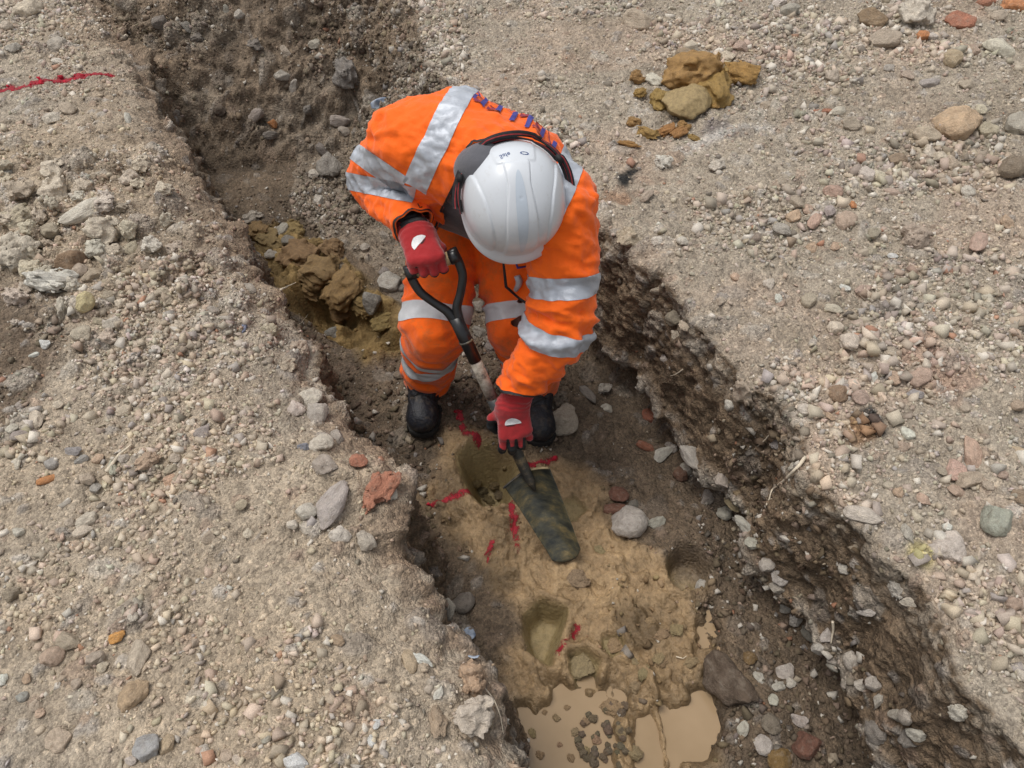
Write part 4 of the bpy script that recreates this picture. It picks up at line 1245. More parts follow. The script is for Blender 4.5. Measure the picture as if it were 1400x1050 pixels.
for sgn, ge in ((-1, g0), (1, g1)):
    pts = [ge - u_sh * .018, ge + u_sh * .02 + bar * sgn * .004, ge + u_sh * .055 + bar * sgn * .0, ge * .55 + (G + u_sh * .10) * .45 + bar * sgn * .0 + u_sh * .052, J + bar * sgn * .010 - u_sh * .02, J + u_sh * .05]
    P_ = np.array(pts); tt_ = np.linspace(0, 5, 26); pth = np.stack([np.interp(tt_, range(6), P_[:, k]) for k in range(3)], 1)
    for _ in range(3): pth[1:-1] = (pth[:-2] + 2 * pth[1:-1] + pth[2:]) / 4
    yk.append(tube(pth, np.interp(tt_, [0, 1, 3, 5], [.0125, .0115, .0105, .014]), 12))
yk.append(tube([g0 - bar * .010, g0 + bar * .014], .0185, 16)); yk.append(tube([g1 - bar * .012, g1 + bar * .010], .0185, 16))
v_, t_ = join(yk); yoke = link('yoke', mesh_np('yoke', v_, t_), M_plast, spade)
Ls = np.linalg.norm(Bl - G); at_ = lambda h: G + u_sh * h
v_, t_ = tube([J, at_(.20), at_(.275)], [.0175, .0175, .0165], 18); link('upper_sleeve', mesh_np('upper_sleeve', v_, t_), M_plast, spade)
v_, t_ = tube([at_(.212), at_(.217)], .0192, 18); link('collar', mesh_np('collar', v_, t_), M_steel, spade)
v_, t_ = tube([at_(.26), at_(.33), at_(.40)], [.0155, .016, .016], 18); link('shaft', mesh_np('shaft', v_, t_), M_shaft, spade)
ax_b = nrm(Tip - Bl)
v_, t_ = tube([at_(.39), at_(.45), at_(Ls - .03), Bl + ax_b * .01, Bl + ax_b * .045], [.0165, .0165, .0155, .0145, .004], 18)
link('socket', mesh_np('socket', v_, t_), M_steel, spade)
wv = nrm(camvec(.89, .33, -.12)); wv = nrm(wv - ax_b * (wv @ ax_b)); nv = np.cross(ax_b, wv)
if nv @ FW > 0: nv = -nv                                            # face of the blade towards the camera
Lb = np.linalg.norm(Tip - Bl); nu, nvv = 40, 24
BVt = []
for side in (0, 1):
    for i in range(nu + 1):
        a = i / nu; W_ = .070 - .025 * a
        for j in range(nvv + 1):
            c_ = 2 * j / nvv - 1
            endc = .030 * (1 - c_ * c_)                             # rounded cutting edge
            topc = -.012 * (1 - abs(c_)) + .012 * abs(c_) ** 2 * 0
            lon = -.005 + topc * (1 - a) + a * (Lb + endc - .018)
            dish = .030 * (c_ * c_) * (1 - .45 * a) - .012 * math.sin(a * 3) 
            p_ = Bl + ax_b * lon + wv * W_ * c_ * (1 - .03 * c_ * c_) + nv * (dish - .010) - nv * (.0035 * side)
            BVt.append(p_)
n1_ = (nu + 1) * (nvv + 1); tt = []
for i in range(nu):
    for j in range(nvv):
        k = i * (nvv + 1) + j
        tt += [(k, k + 1, k + nvv + 2), (k, k + nvv + 2, k + nvv + 1)]
        k += n1_; tt += [(k, k + nvv + 2, k + 1), (k, k + nvv + 1, k + nvv + 2)]
ring = [j for j in range(nvv + 1)] + [(i) * (nvv + 1) + nvv for i in range(1, nu + 1)] + [nu * (nvv + 1) + j for j in range(nvv - 1, -1, -1)] + [i * (nvv + 1) for i in range(nu - 1, 0, -1)]
for k in range(len(ring)):
    a = ring[k]; b_ = ring[(k + 1) % len(ring)]; tt += [(a, a + n1_, b_ + n1_), (a, b_ + n1_, b_)]
BVt = np.array(BVt); BVt += nv * (.003 * fbm(BVt, 30, 3, 3.))[:, None]
blade = link('blade', mesh_np('blade', BVt, np.array(tt)), M_blade, spade)
for sgn in (-1, 1):                                                 # turned-over foot treads along the top edge
    tv_ = []
    for i in range(13):
        c_ = sgn * (.20 + .80 * i / 12); topc = -.012 * (1 - abs(c_))
        base = Bl + ax_b * (-.005 + topc) + wv * .070 * c_ * (1 - .03 * c_ * c_) + nv * (.030 * c_ * c_ - .010)
        for (o1, o2) in ((0, -.002), (0, .002), (.011, .004), (.022, .002), (.022, -.002), (.010, 0)):
            tv_.append(base + nv * o1 * (.4 + .6 * abs(c_)) - ax_b * (o2 + .25 * o1 * abs(c_)))
    t2 = []
    for i in range(12):
        for j in range(6):
            a = i * 6 + j; b_ = i * 6 + (j + 1) % 6; t2 += [(a, b_, b_ + 6), (a, b_ + 6, a + 6)]
    t2 += [(0, k, k + 1) for k in range(1, 5)] + [(72, 72 + k + 1, 72 + k) for k in range(1, 5)]
    link('tread', mesh_np('tread', np.array(tv_) + nv * 0, np.array(t2)), M_clayt if sgn > 0 else M_steel, blade)

# ================================================================== STONES, CLAY, BITS LYING ABOUT
def rock_mesh(seed, nplane=14, rough=.05, sm=.06, res=.085, lumpy=0.0):
    r = np.random.default_rng(seed)
    nn = r.normal(size=(nplane, 3)); nn /= np.linalg.norm(nn, axis=1, keepdims=True)
    dd = r.uniform(.27, .46, nplane); o_ = seed * 3.7
    nn = nn.astype(np.float32)
    def f(Pq):
        d = np.linalg.norm(Pq, axis=1) - .5
        for k in range(nplane): d = smax(d, Pq @ nn[k] - dd[k], sm)
        d = d + rough * vnoise(Pq, 5, o_) + rough * .6 * vnoise(Pq, 11, o_ + 9)
        if lumpy:
            d = d - lumpy * (1 - 2 * np.abs(vnoise(Pq, 3.2, o_ + 4))) - lumpy * .5 * (1 - 2 * np.abs(vnoise(Pq, 7, o_ + 5)))
        return d
    V0, T0 = snets(f, (-.66,) * 3, (.66,) * 3, res, 1)
    V0, T0 = largest(V0, T0)
    c0 = (V0.min(0) + V0.max(0)) / 2; V0 = (V0 - c0) / (V0.max(0) - V0.min(0))
    return mesh_np('stone', V0, T0)
ms, nt, b = mat('stone_faces'); M_stone = ms
oi = node(nt, 'ShaderNodeObjectInfo'); tc = node(nt, 'ShaderNodeTexCoord')
ad = node(nt, 'ShaderNodeVectorMath'); ad.operation = 'ADD'; nt.links.new(tc.outputs['Object'], ad.inputs[0])
rv_ = node(nt, 'ShaderNodeVectorMath'); rv_.operation = 'SCALE'; rv_.inputs[0].default_value = (31, 17, 23); nt.links.new(oi.outputs['Random'], rv_.inputs['Scale'])
nt.links.new(rv_.outputs[0], ad.inputs[1])
na = noise_n(nt, 3.2, 6, .65, vec=ad.outputs[0]); nb_ = noise_n(nt, 16, 5, .7, vec=ad.outputs[0])
ra_ = ramp_n(nt, na.outputs[0], [(.28, (.66, .63, .60)), (.5, (1, 1, 1)), (.75, (1.22, 1.2, 1.16))])
rb_ = ramp_n(nt, nb_.outputs[0], [(.3, (.74, .73, .72)), (.6, (1.04, 1.04, 1.04)), (.8, (1.25, 1.24, 1.22))])
c = mix_n(nt, 1.0, oi.outputs['Color'], ra_.outputs[0], 'MULTIPLY'); c = mix_n(nt, 1.0, c, rb_.outputs[0], 'MULTIPLY')
# dust and soil caught on the stone
nd_ = noise_n(nt, 5.5, 5, .6, vec=ad.outputs[0]); dm = ramp_n(nt, nd_.outputs[0], [(.50, (0, 0, 0)), (.68, (.7, .7, .7))])
c = mix_n(nt, dm.outputs[0], c, mix_n(nt, .5, c, (.34, .29, .23)))
nt.links.new(c, b.inputs['Base Color']); setin(b, Roughness=.88); b.inputs['Specular IOR Level'].default_value = .3
hs = math_n(nt, 'ADD', math_n(nt, 'MULTIPLY', na.outputs[0], .6), math_n(nt, 'MULTIPLY', nb_.outputs[0], .5)); bump_n(nt, b, hs, .55, .10)

ANG = [rock_mesh(100 + k, 11, .022, .016, .062) for k in range(12)]          # broken, angular
RND = [rock_mesh(200 + k, 9, .045, .11, .075) for k in range(7)]             # worn, rounded
LMP = [rock_mesh(300 + k, 10, .10, .10, .075, .09) for k in range(6)]  # lumpy clods of chalky fill
SLB = [rock_mesh(400 + k, 8, .02, .015, .062) for k in range(4)]
PAL = dict(white=(.68, .63, .55), pale=(.55, .50, .43), cream=(.56, .49, .39), buff=(.41, .34, .26), grey=(.37, .345, .31), flint=(.31, .315, .325), dark=(.10, .085, .075),
           brown=(.22, .145, .085), tan=(.42, .30, .19), pink=(.46, .32, .25), peach=(.52, .35, .24), brick=(.37, .14, .08), orange=(.50, .20, .07), ochre=(.30, .19, .07),
           blue=(.14, .19, .30), amber=(.62, .30, .07), mauve=(.33, .28, .28), green=(.34, .35, .29), yellow=(.58, .50, .28), redbrown=(.24, .11, .075), mud=(.17, .13, .095))
ADJ = dict(white='white', pale='pale grey', cream='cream', buff='buff', grey='grey', flint='blue grey', dark='black', brown='dark brown', tan='tan', pink='pinkish', peach='peach coloured',
           brick='brick red', orange='orange', ochre='ochre', blue='blue', amber='amber orange', mauve='mauve grey', green='greenish grey', yellow='yellowish', redbrown='red brown', mud='muddy brown')
def zone_of(loc):
    s_, t_ = st_of(loc[:2])
    l_ = np.interp(s_, s_all, tL); r_ = np.interp(s_, s_all, tR)
    if t_ < l_ - .01 and loc[2] > .36: return 'L'
    if t_ > r_ + .0 and loc[2] > .36: return 'R'
    if s_ > 1.98: return 'E'
    if loc[2] > .07 and s_ < .8: return 'W'
    return 'F'
ZT = {'L': 'bank crossed by the long red paint line', 'R': 'bank where the ochre clay heap lies', 'E': 'sloping end wall of the trench', 'W': 'steep brown wall of the trench', 'F': 'trench floor'}
ZP = {'L': 'lying on the ', 'R': 'lying on the ', 'E': 'stuck in the ', 'W': 'stuck in the ', 'F': 'lying on the '}
nst = [0]
placed = []
def stone(px, py, w, h, colr, shape='a', ang=0., label=None, name='stone', flat=.72, sink=.32, pt=None, cat='stone'):
    loc, n = hit(px, py) if pt is None else pt
    dep = (loc - CC) @ FW; m_ = dep / F
    if shape == 'l' and name == 'stone': name, cat = 'earth_clod', 'clod'
    lst = {'a': ANG, 'r': RND, 'l': LMP, 's': SLB}[shape]
    me_ = lst[nst[0] % len(lst)]; nst[0] += 1
    o = bpy.data.objects.new(name, me_); COL.objects.link(o)
    if not me_.materials: me_.materials.append(M_stone)
    W_, L_ = w * m_, h * m_ * 1.12
    H_ = min(W_, L_) * flat
    if shape == 'l': sink = min(sink, .18)
    n = nrm(n * .6 + np.array([0, 0, .8])) if n[2] > .5 else nrm(n)
    rz = math.radians(ang) + random.uniform(-.15, .15)
    q = Vector((0, 0, 1)).rotation_difference(Vector(n)) @ Matrix.Rotation(rz, 3, 'Z').to_quaternion()
    q = q @ Matrix.Rotation(random.uniform(-.12, .12), 3, 'X').to_quaternion()
    o.rotation_mode = 'QUATERNION'; o.rotation_quaternion = q
    o.scale = (W_ * 1.08, L_ * 1.08, H_ * 1.1)
    o.location = Vector(loc + n * H_ * (.5 - sink))
    base = PAL[colr]; jit = random.uniform(.9, 1.1)
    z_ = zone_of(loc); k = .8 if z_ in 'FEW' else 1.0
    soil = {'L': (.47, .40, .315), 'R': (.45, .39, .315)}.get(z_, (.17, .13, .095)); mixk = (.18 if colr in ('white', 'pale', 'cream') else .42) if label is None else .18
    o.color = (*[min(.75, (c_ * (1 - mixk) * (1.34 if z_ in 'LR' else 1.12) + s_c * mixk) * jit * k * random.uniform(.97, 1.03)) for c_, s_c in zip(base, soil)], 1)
    placed.append((loc[0], loc[1], max(W_, L_) * .5))
    if label is None:
        sz = 'small' if max(w, h) < 17 else ('medium' if max(w, h) < 27 else 'large')
        kind = {'a': 'angular stone', 'r': 'rounded stone', 'l': 'crumbly lump', 's': 'flat stone'}[shape]
        label = f"{sz} {ADJ[colr]} {kind} {ZP[z_]}{ZT[z_]}"
        tag(o, label, cat, label)
    else: tag(o, label, cat)
    return o
A_ = lambda *a, **k: stone(*a, **k)
# --- singled out pieces
big_list = [
 (118, 292, 30, 62, 'pale', 's', -40, 'long pale grey flint slab lying tilted among crumbly lumps'),
 (98, 360, 40, 38, 'brown', 'r', 20, 'dark brown rounded cobble wedged between pale crumbly lumps'),
 (28, 353, 50, 56, 'cream', 'l', 0, 'large cream crumbly lump beside the dark brown cobble'),
 (28, 306, 42, 40, 'buff', 'l', 0, 'buff crumbly lump with rough surface above the large cream lump'),
 (70, 393, 66, 36, 'white', 'l', 20, 'jagged whitish lump at the edge of the damp dark soil'),
 (116, 412, 22, 26, 'yellow', 'a', 0, 'broken yellowish white flint beside the jagged whitish lump'),
 (40, 18, 36, 28, 'cream', 'r', 0, 'rounded cream stone alone on the gravel beyond the long red paint line'),
 (161, 871, 23, 13, 'amber', 'r', 20, 'small shiny amber orange pebble on the dusty bank'),
 (191, 900, 27, 44, 'buff', 'a', 0, 'upright buff block of stone above the split oval cobble'),
 (183, 951, 32, 40, 'tan', 'r', -25, 'split oval yellowish cobble lying below the buff block'),
 (202, 1023, 34, 30, 'flint', 'a', 30, 'blue grey three cornered flint on the dusty bank'),
 (455, 692, 34, 64, 'grey', 'a', -30, 'smooth grey flint block leaning at the trench lip beside the red brick lump'),
 (465, 732, 30, 20, 'pale', 'r', 0, 'smooth pale egg shaped pebble below the grey flint block'),
 (650, 985, 58, 48, 'cream', 'l', 30, 'large cream block with whitish top breaking out of the trench lip'),
 (638, 930, 46, 40, 'tan', 'l', 20, 'knobbly tan nodule jutting out over the trench floor'),
 (333, 450, 9, 15, 'blue', 'a', 0, 'small bright blue chip pressed into the trench lip'),
 (770, 579, 42, 38, 'cream', 'a', 20, 'large cream angular block beside the black boot'),
 (860, 716, 46, 40, 'white', 'a', 0, 'large whitish rough stone beside two red brown pebbles'),
 (845, 677, 26, 22, 'redbrown', 'r', 0, 'red brown rounded pebble above the large whitish stone'),
 (842, 697, 32, 15, 'redbrown', 's', -5, 'flat dark red brown shard touching the large whitish stone'),
 (995, 935, 52, 72, 'mud', 'r', 40, 'big dark muddy oval cobble at the edge of the clay'),
 (1100, 1020, 38, 32, 'redbrown', 'a', 0, 'red brown brick fragment among wet pebbles on the trench floor'),
 (1065, 1040, 36, 28, 'ochre', 'r', 0, 'ochre clay ball beside the red brown brick fragment'),
 (455, 456, 23, 20, 'grey', 'r', 0, 'smooth round grey pebble near the ochre clay'),
 (513, 412, 32, 28, 'grey', 'a', 0, 'square cornered grey stone beside the orange trouser leg'),
 (345, 302, 20, 34, 'pale', 'l', -30, 'upright pale lump at the foot of the end wall'),
 (452, 230, 34, 32, 'grey', 'r', 0, 'round grey boulder embedded in the end wall slope'),
 (478, 100, 40, 36, 'grey', 'l', 0, 'largest grey boulder embedded high in the end wall'),
 (869, 33, 38, 32, 'buff', 'a', 10, 'square buff block alone on the gravel beyond the ochre clay heap'),
 (1252, 25, 46, 44, 'pale', 'l', 0, 'large pale rough boulder near the red brick pieces'),
 (1190, 32, 38, 28, 'brown', 'a', 0, 'dark brown angular stone beside the large pale rough boulder'),
 (1310, 178, 58, 48, 'tan', 'r', 0, 'big weathered orange brown brick lump among pale pebbles'),
 (1264, 188, 36, 26, 'buff', 'r', 10, 'flattened buff cobble touching the weathered orange brown brick lump'),
 (1360, 715, 42, 40, 'green', 'a', 0, 'greenish white angular boulder beside orange crumbs'),
 (1297, 752, 40, 40, 'pale', 'r', 0, 'pale rounded boulder below the greenish white boulder'),
 (1325, 622, 26, 46, 'pink', 'a', -15, 'tall pinkish pointed stone on top of a cluster of three'),
 (1306, 645, 26, 28, 'pink', 'a', 0, 'pinkish stone leaning under the tall pointed one'),
 (1325, 657, 36, 22, 'buff', 'a', 15, 'buff wedge shaped stone at the foot of the pinkish cluster'),
 (1146, 541, 30, 23, 'brown', 'r', 0, 'dark brown smooth pebble close to the black tar patch'),
 (1338, 332, 20, 46, 'pink', 'r', -40, 'long finger shaped pinkish stone on the gravel'),
 (1138, 264, 27, 18, 'pink', 'a', 0, 'brick shaped pinkish stone above a group of buff stones'),
 (1113, 302, 15, 36, 'pink', 'a', -30, 'long leaning pinkish stone in a group of buff stones'),
 (1162, 470, 24, 28, 'cream', 'r', 0, 'cream stone with a brownish face below the square cream stone'),
 (1141, 450, 21, 20, 'cream', 'a', 0, 'square cream stone above the cream stone with a brownish face'),
 (1180, 705, 48, 20, 'pale', 's', -25, 'pale flint slab sticking out of the far trench lip'),
 (1385, 232, 46, 30, 'mud', 'a', 0, 'dark muddy slab half buried near the orange brown brick lump'),
 (1025, 533, 46, 32, 'buff', 'l', 0, 'overhanging buff clod on the far trench lip'),
 (860, 330, 36, 28, 'buff', 'l', 0, 'buff clod on the far trench lip beside the orange sleeve'),
 (945, 624, 24, 34, 'white', 'a', 40, 'whitish chalk lump standing out of the trench wall'),
 (998, 553, 16, 17, 'white', 'a', 0, 'white chip under the overhanging buff clod'),
 (1018, 720, 15, 32, 'white', 'a', 30, 'narrow white chalk sliver at the foot of the trench wall'),
 (1310, 970, 24, 28, 'pale', 'l', 30, 'pale lump with a brown cap in the trench wall'),
]
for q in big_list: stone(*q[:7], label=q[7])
for q in [(517, 676, 40, 62, 'brick', 'l', -20, 'red brick lump crusted with mortar hanging from the trench lip'),
          (490, 630, 24, 18, 'brick', 'r', 0, 'small red brick end above the mortar crusted brick lump'),
          (1310, 35, 38, 27, 'brick', 'a', 10, 'red brick fragment resting beside the large pale rough boulder'),
          (1261, 50, 17, 14, 'orange', 'a', 0, 'small orange red brick chip under the large pale rough boulder'),
          (1386, 12, 34, 24, 'orange', 'r', 0, 'orange brown brick fragment next to bright red brick rubble'),
          (1345, 6, 30, 14, 'brick', 'a', 0, 'bright red brick rubble piece beyond the red brick fragment'),
          (888, 570, 16, 22, 'brick', 's', 30, 'flat red brick chip in the trench wall above another one'),
          (882, 611, 24, 11, 'brick', 's', -20, 'thin red brick chip lower in the trench wall'),
          (1166, 282, 11, 15, 'orange', 'a', 0, 'tiny orange brick chip between buff stones'),
          (373, 170, 13, 12, 'orange', 'a', 0, 'orange brick chip in the dark end wall'),
          (1125, 154, 34, 9, 'brick', 's', 5, 'thin broken red brick sliver in the gravel'),
          (66, 656, 28, 10, 'orange', 's', 25, 'slim orange brick sliver on the dusty bank'),
          (232, 658, 15, 16, 'peach', 'a', 0, 'peach coloured tile chip on the dusty bank')]:
    stone(*q[:7], label=q[7], name='brick_fragment', cat='brick')
# --- look-alikes surveyed one by one: (x, y, width, height, colour, shape)
lst = """80 65 26 22 grey r|80 86 17 10 white r|95 152 24 19 buff r|72 165 24 19 pale a|18 68 24 14 grey r|10 38 15 14 cream r|175 165 20 8 white s|37 167 11 10 flint r|8 240 20 13 flint r|75 240 32 38 cream l|130 243 19 13 buff r|115 256 30 22 cream l
28 270 42 34 buff l|78 266 38 36 cream l|68 318 26 20 buff a|140 325 46 44 cream l|179 310 22 20 cream r|155 347 32 22 cream l|182 342 20 20 buff r|90 426 42 26 pale l|112 372 22 18 buff r|125 378 26 18 buff r|157 427 11 11 dark a|155 445 24 22 pale a|115 460 25 24 buff r|62 471 17 12 white a|246 445 15 14 cream r|233 413 13 10 buff r|205 340 17 12 cream r|220 402 25 15 buff r|290 427 19 14 grey r|47 486 13 7 white s|215 479 17 11 pale r|150 405 18 14 buff r|165 415 16 12 cream r|135 440 20 12 buff a|200 365 14 12 buff a|240 345 24 20 buff l|225 300 22 18 cream l|170 285 20 16 buff l|190 255 22 16 cream l
51 575 18 26 cream a|33 596 33 14 mauve r|18 587 13 13 pale a|170 563 21 15 cream r|202 529 12 12 yellow r|278 592 18 21 mauve a|202 634 23 33 tan l|154 640 12 22 green r|168 628 17 13 grey r|100 618 21 12 flint a|73 634 19 16 flint a|119 713 31 18 pale r|115 728 26 15 cream r|240 627 15 14 buff r|233 643 18 12 buff a|132 668 14 12 flint a|25 635 19 10 pale a|214 701 11 10 white a|287 736 19 16 buff a|200 733 16 13 buff a|267 634 15 10 peach a|80 554 13 12 cream r|97 715 14 12 buff r|25 728 14 12 pale r|112 630 18 12 flint s|135 628 13 14 peach a|28 555 14 10 mauve a|120 655 20 16 buff a|330 690 16 14 buff r|340 730 14 12 cream r
15 813 19 18 mud r|93 878 33 19 buff r|73 898 28 25 pink r|130 900 16 22 buff a|140 913 14 13 cream a|32 953 15 13 flint a|83 1014 34 28 buff a|229 1018 20 22 tan a|280 1027 13 20 pale r|270 1012 19 13 tan r|310 1034 15 18 buff a|326 1040 10 18 cream s|56 975 13 12 peach r|182 842 13 16 pale r|188 825 17 11 grey a|149 828 12 9 white a|5 930 13 17 white r|180 1040 16 12 pale a|105 935 14 14 buff r|113 940 12 12 buff a|37 928 14 10 peach a|205 855 14 9 buff a|50 965 16 14 buff r
405 1042 34 20 white a|378 825 11 10 pale r|365 1010 15 11 grey r|508 1013 11 14 white r|440 1011 11 11 white a|600 948 11 17 white a|577 903 32 12 white r|462 876 18 15 tan a|476 862 18 14 cream a|515 990 12 14 white a|600 986 24 38 tan l|612 835 20 26 grey a|420 700 22 24 pale a|445 638 36 26 grey a|400 718 15 13 pale a|535 672 13 23 pale a|418 722 18 16 pale a|435 566 28 28 grey r|440 607 32 22 pale r|415 612 14 14 blue a|460 600 18 22 grey a|425 545 32 26 pale r|405 560 24 20 pale r|500 740 30 20 grey r|395 505 26 20 buff l|410 480 26 24 buff l|370 455 24 20 buff l|480 860 14 10 buff a|560 905 18 30 tan s|372 350 22 14 pale r|340 395 24 12 grey s
488 583 9 10 pale r|897 715 24 16 white a|866 690 13 13 grey r|1072 920 24 22 white a|1042 1020 24 25 white a|1053 990 25 27 buff r|1038 927 19 11 white r|1065 939 19 11 white a|1081 935 13 13 white r|1057 957 13 13 white a|1015 997 15 20 white a|1025 901 19 16 ochre r|960 801 20 15 white a|1200 1000 31 27 grey r|1243 1010 30 22 grey r|1092 985 23 14 pale a|635 825 27 27 grey a|533 390 30 27 pale a|388 315 18 16 pale a|430 240 16 16 white a|435 275 15 16 white a|395 330 18 14 grey a|566 530 20 20 grey r|655 510 23 25 grey r|655 420 18 16 grey a|655 455 18 18 grey a|672 476 19 19 mauve a|640 440 14 14 buff r|1075 830 18 14 white a|1064 790 22 20 white a|1105 866 15 20 grey a|830 560 14 14 white a|805 540 12 30 grey s|825 535 18 18 pale l|562 508 14 13 buff r|700 470 16 14 grey r|545 515 14 12 buff r|590 610 8 8 pale r|512 520 10 8 buff r|1020 955 11 11 buff r|1005 880 11 11 mud r|870 690 11 11 white r|525 372 14 12 grey r|480 350 12 11 pale r|465 365 13 12 buff r|500 340 13 12 pale r|455 345 11 10 grey r|490 322 11 9 pale r|510 358 12 11 grey r|550 395 14 13 grey a
400 118 11 17 white a|350 158 32 13 pale a|465 165 30 14 pale r|385 105 20 14 white a|392 70 11 17 cream a|350 65 22 16 grey l|220 32 22 18 grey a|255 38 20 14 grey a|310 14 13 12 pale a|328 22 14 12 pale a|430 62 16 12 pale a|440 205 20 12 grey a|370 185 24 10 grey r|300 150 16 13 mud r|420 150 14 12 grey r|270 55 18 14 grey l|505 200 18 14 grey a|470 180 16 12 pale r
905 622 32 15 white a|985 655 18 26 pale a|1000 690 12 24 yellow a|930 650 20 20 redbrown a|955 660 12 16 mud a|922 435 24 20 mud r|935 447 12 18 buff r|900 396 22 12 buff r|1155 780 19 12 white r|1185 836 13 24 white a|925 460 16 16 buff r|880 415 14 12 mud r|1130 870 14 18 white a|1165 905 30 20 white s|1195 935 26 18 white s|1240 980 26 18 white s|1085 640 14 11 grey a|910 490 13 10 white a|1060 610 13 13 flint r
1080 17 23 22 grey a|1065 5 21 14 pale a|943 65 17 15 cream a|904 226 24 20 white l|980 230 30 17 pale l|995 80 22 17 cream a|1012 66 20 16 pink a|893 112 28 20 pale a|935 78 25 18 brown a|1046 146 14 12 buff a|1275 52 13 14 pale r|1210 58 40 25 buff a|1300 82 25 23 tan a|1330 70 15 17 pink a|1362 70 42 24 pale a|1350 180 24 22 buff a|1225 223 27 20 brown a|1270 210 17 22 cream a|1285 218 21 20 cream a|1300 225 22 20 buff a|1183 242 21 23 pale a|1200 243 20 21 cream a|1145 155 19 17 pale a|1162 172 24 17 buff a|1270 115 25 13 mauve a|1355 240 28 10 pink a|1250 115 12 11 cream a|1138 107 20 19 buff r|1390 172 30 34 grey a|1320 120 18 16 buff a|1240 105 18 14 buff a|1215 95 16 12 grey r|1365 25 22 16 buff r|1340 150 14 14 cream r|1320 155 13 12 cream r|1335 165 12 12 pale r
1103 288 15 16 peach a|1085 297 23 15 peach r|1155 305 28 26 pink a|1134 290 15 17 mauve a|1068 317 25 17 grey r|1088 277 20 15 buff a|1110 340 15 14 peach r|1143 338 19 11 peach a|1220 264 23 10 pink s|1250 330 40 34 buff l|1322 264 19 16 pale r|1375 305 17 21 tan a|1220 351 13 9 white r|1155 395 10 14 white a|1105 412 21 18 buff a|1218 483 19 15 buff a|1180 397 30 13 pink a|1118 360 10 12 white a|1200 378 13 10 peach r|1063 410 11 14 white a|1320 425 9 11 white a|1285 402 11 10 cream a|1140 423 25 11 cream s|985 412 13 11 buff a|1050 390 16 16 pale r|932 332 15 14 pale r|898 331 15 13 pale a|1032 326 14 18 mud a|1005 380 13 11 peach r|1066 415 12 14 pink a|885 268 26 10 buff s|1330 300 14 11 cream r|1290 250 14 10 buff r|1260 250 12 10 cream r|1240 310 14 10 buff a|1195 320 20 14 buff a|1190 345 18 12 buff a
918 612 18 14 white a|938 642 20 16 white a|966 682 22 16 pale a|990 703 20 18 white a|1028 745 20 16 white a|1048 772 22 18 white a|1062 803 18 16 pale a|1088 846 20 16 white a|1120 884 20 16 white a|1142 903 22 14 pale a|1180 938 24 16 white a|1203 958 22 14 white a|1226 978 24 16 pale a|1252 1002 24 16 white a
1175 545 23 21 pink a|1193 517 15 14 white r|1220 518 21 15 peach a|1257 517 31 22 pink a|1270 528 16 13 peach a|1250 541 22 14 flint a|1239 593 15 18 white a|1306 673 16 19 pink a|1228 674 15 13 peach r|1246 678 12 11 grey r|1262 683 15 17 peach a|1395 680 20 24 brown a|1294 722 13 11 white a|1232 612 17 17 pink a|1100 562 20 16 pale r|1155 560 11 11 pale r|1287 645 13 12 buff r|1397 622 14 26 tan a|1385 825 22 16 pink s|1395 920 20 28 pale a|1225 808 26 24 grey l|1242 822 22 15 pale a|1345 590 16 14 buff a|1240 730 15 25 grey a|1120 570 12 10 pink a|1135 570 14 10 peach a|1215 665 16 10 buff a|1320 560 14 12 buff r|1370 650 14 12 pink a|1350 665 12 14 buff a|1390 555 18 14 pink a|1300 470 12 10 buff r|1370 460 12 11 buff r|1350 420 13 11 buff a|1280 440 12 9 buff a"""
for rec in lst.replace('\n', '|').split('|'):
    x_, y_, w_, h_, c_, s_ = rec.split()
    if max(float(w_), float(h_)) < 12.5: continue
    stone(float(x_), float(y_), float(w_), float(h_), c_, s_, random.uniform(-50, 50))
for k in range(34):                                                   # more of the crumbly lumps heaped behind the bank edge
    x_, y_ = random.gauss(95, 62), random.gauss(335, 62)
    if not (0 < x_ < 260 and 215 < y_ < 470): continue
    sz = random.uniform(14, 32); stone(x_, y_, sz, sz * random.uniform(.75, 1), random.choice(('cream', 'buff', 'cream', 'pale')), 'l', random.uniform(-60, 60))

# --- clay dug out with the spade
mc, nt, b = mat('ochre_clay'); M_clay = mc
oi = node(nt, 'ShaderNodeObjectInfo')
na = noise_n(nt, 14, 5, .65, coord='Generated'); ra_ = ramp_n(nt, na.outputs[0], [(.3, (.62, .60, .55)), (.55, (1, 1, 1)), (.75, (1.25, 1.22, 1.15))])
nt.links.new(mix_n(nt, 1.0, oi.outputs['Color'], ra_.outputs[0], 'MULTIPLY'), b.inputs['Base Color']); setin(b, Roughness=.62)
na = noise_n(nt, 60, 5, .7); bump_n(nt, b, na.outputs[0], .6, .008)
CLY = [rock_mesh(500 + k, 9, .06, .05, .05, .075) for k in range(6)]
SLICE = rock_mesh(563, 12, .03, .014, .045, .015)
for m_ in CLY + [SLICE]: m_.materials.append(M_clay)
def clod(px, py, w, h, colr, label, ang=0, flat=.7, sink=.3, me_=None, group=None, name='clay_clod'):
    loc, n = hit(px, py); dep = (loc - CC) @ FW; k = dep / F
    if loc[2] < .1 and py > 900: loc[2] = max(loc[2], WATER)
    me_ = me_ or CLY[nst[0] % len(CLY)]; nst[0] += 1
    o = bpy.data.objects.new(name, me_); COL.objects.link(o)
    W_, L_ = w * k, h * k * 1.1; H_ = min(W_, L_) * flat
    n = nrm(n * .5 + np.array([0, 0, .8]))
    q = Vector((0, 0, 1)).rotation_difference(Vector(n)) @ Matrix.Rotation(math.radians(ang), 3, 'Z').to_quaternion()
    o.rotation_mode = 'QUATERNION'; o.rotation_quaternion = q; o.scale = (W_, L_, H_)
    o.location = Vector(loc + n * H_ * (.5 - sink)); o.color = (*[c_ * random.uniform(.92, 1.08) for c_ in colr], 1)
    tag(o, label, 'clay', group); return o
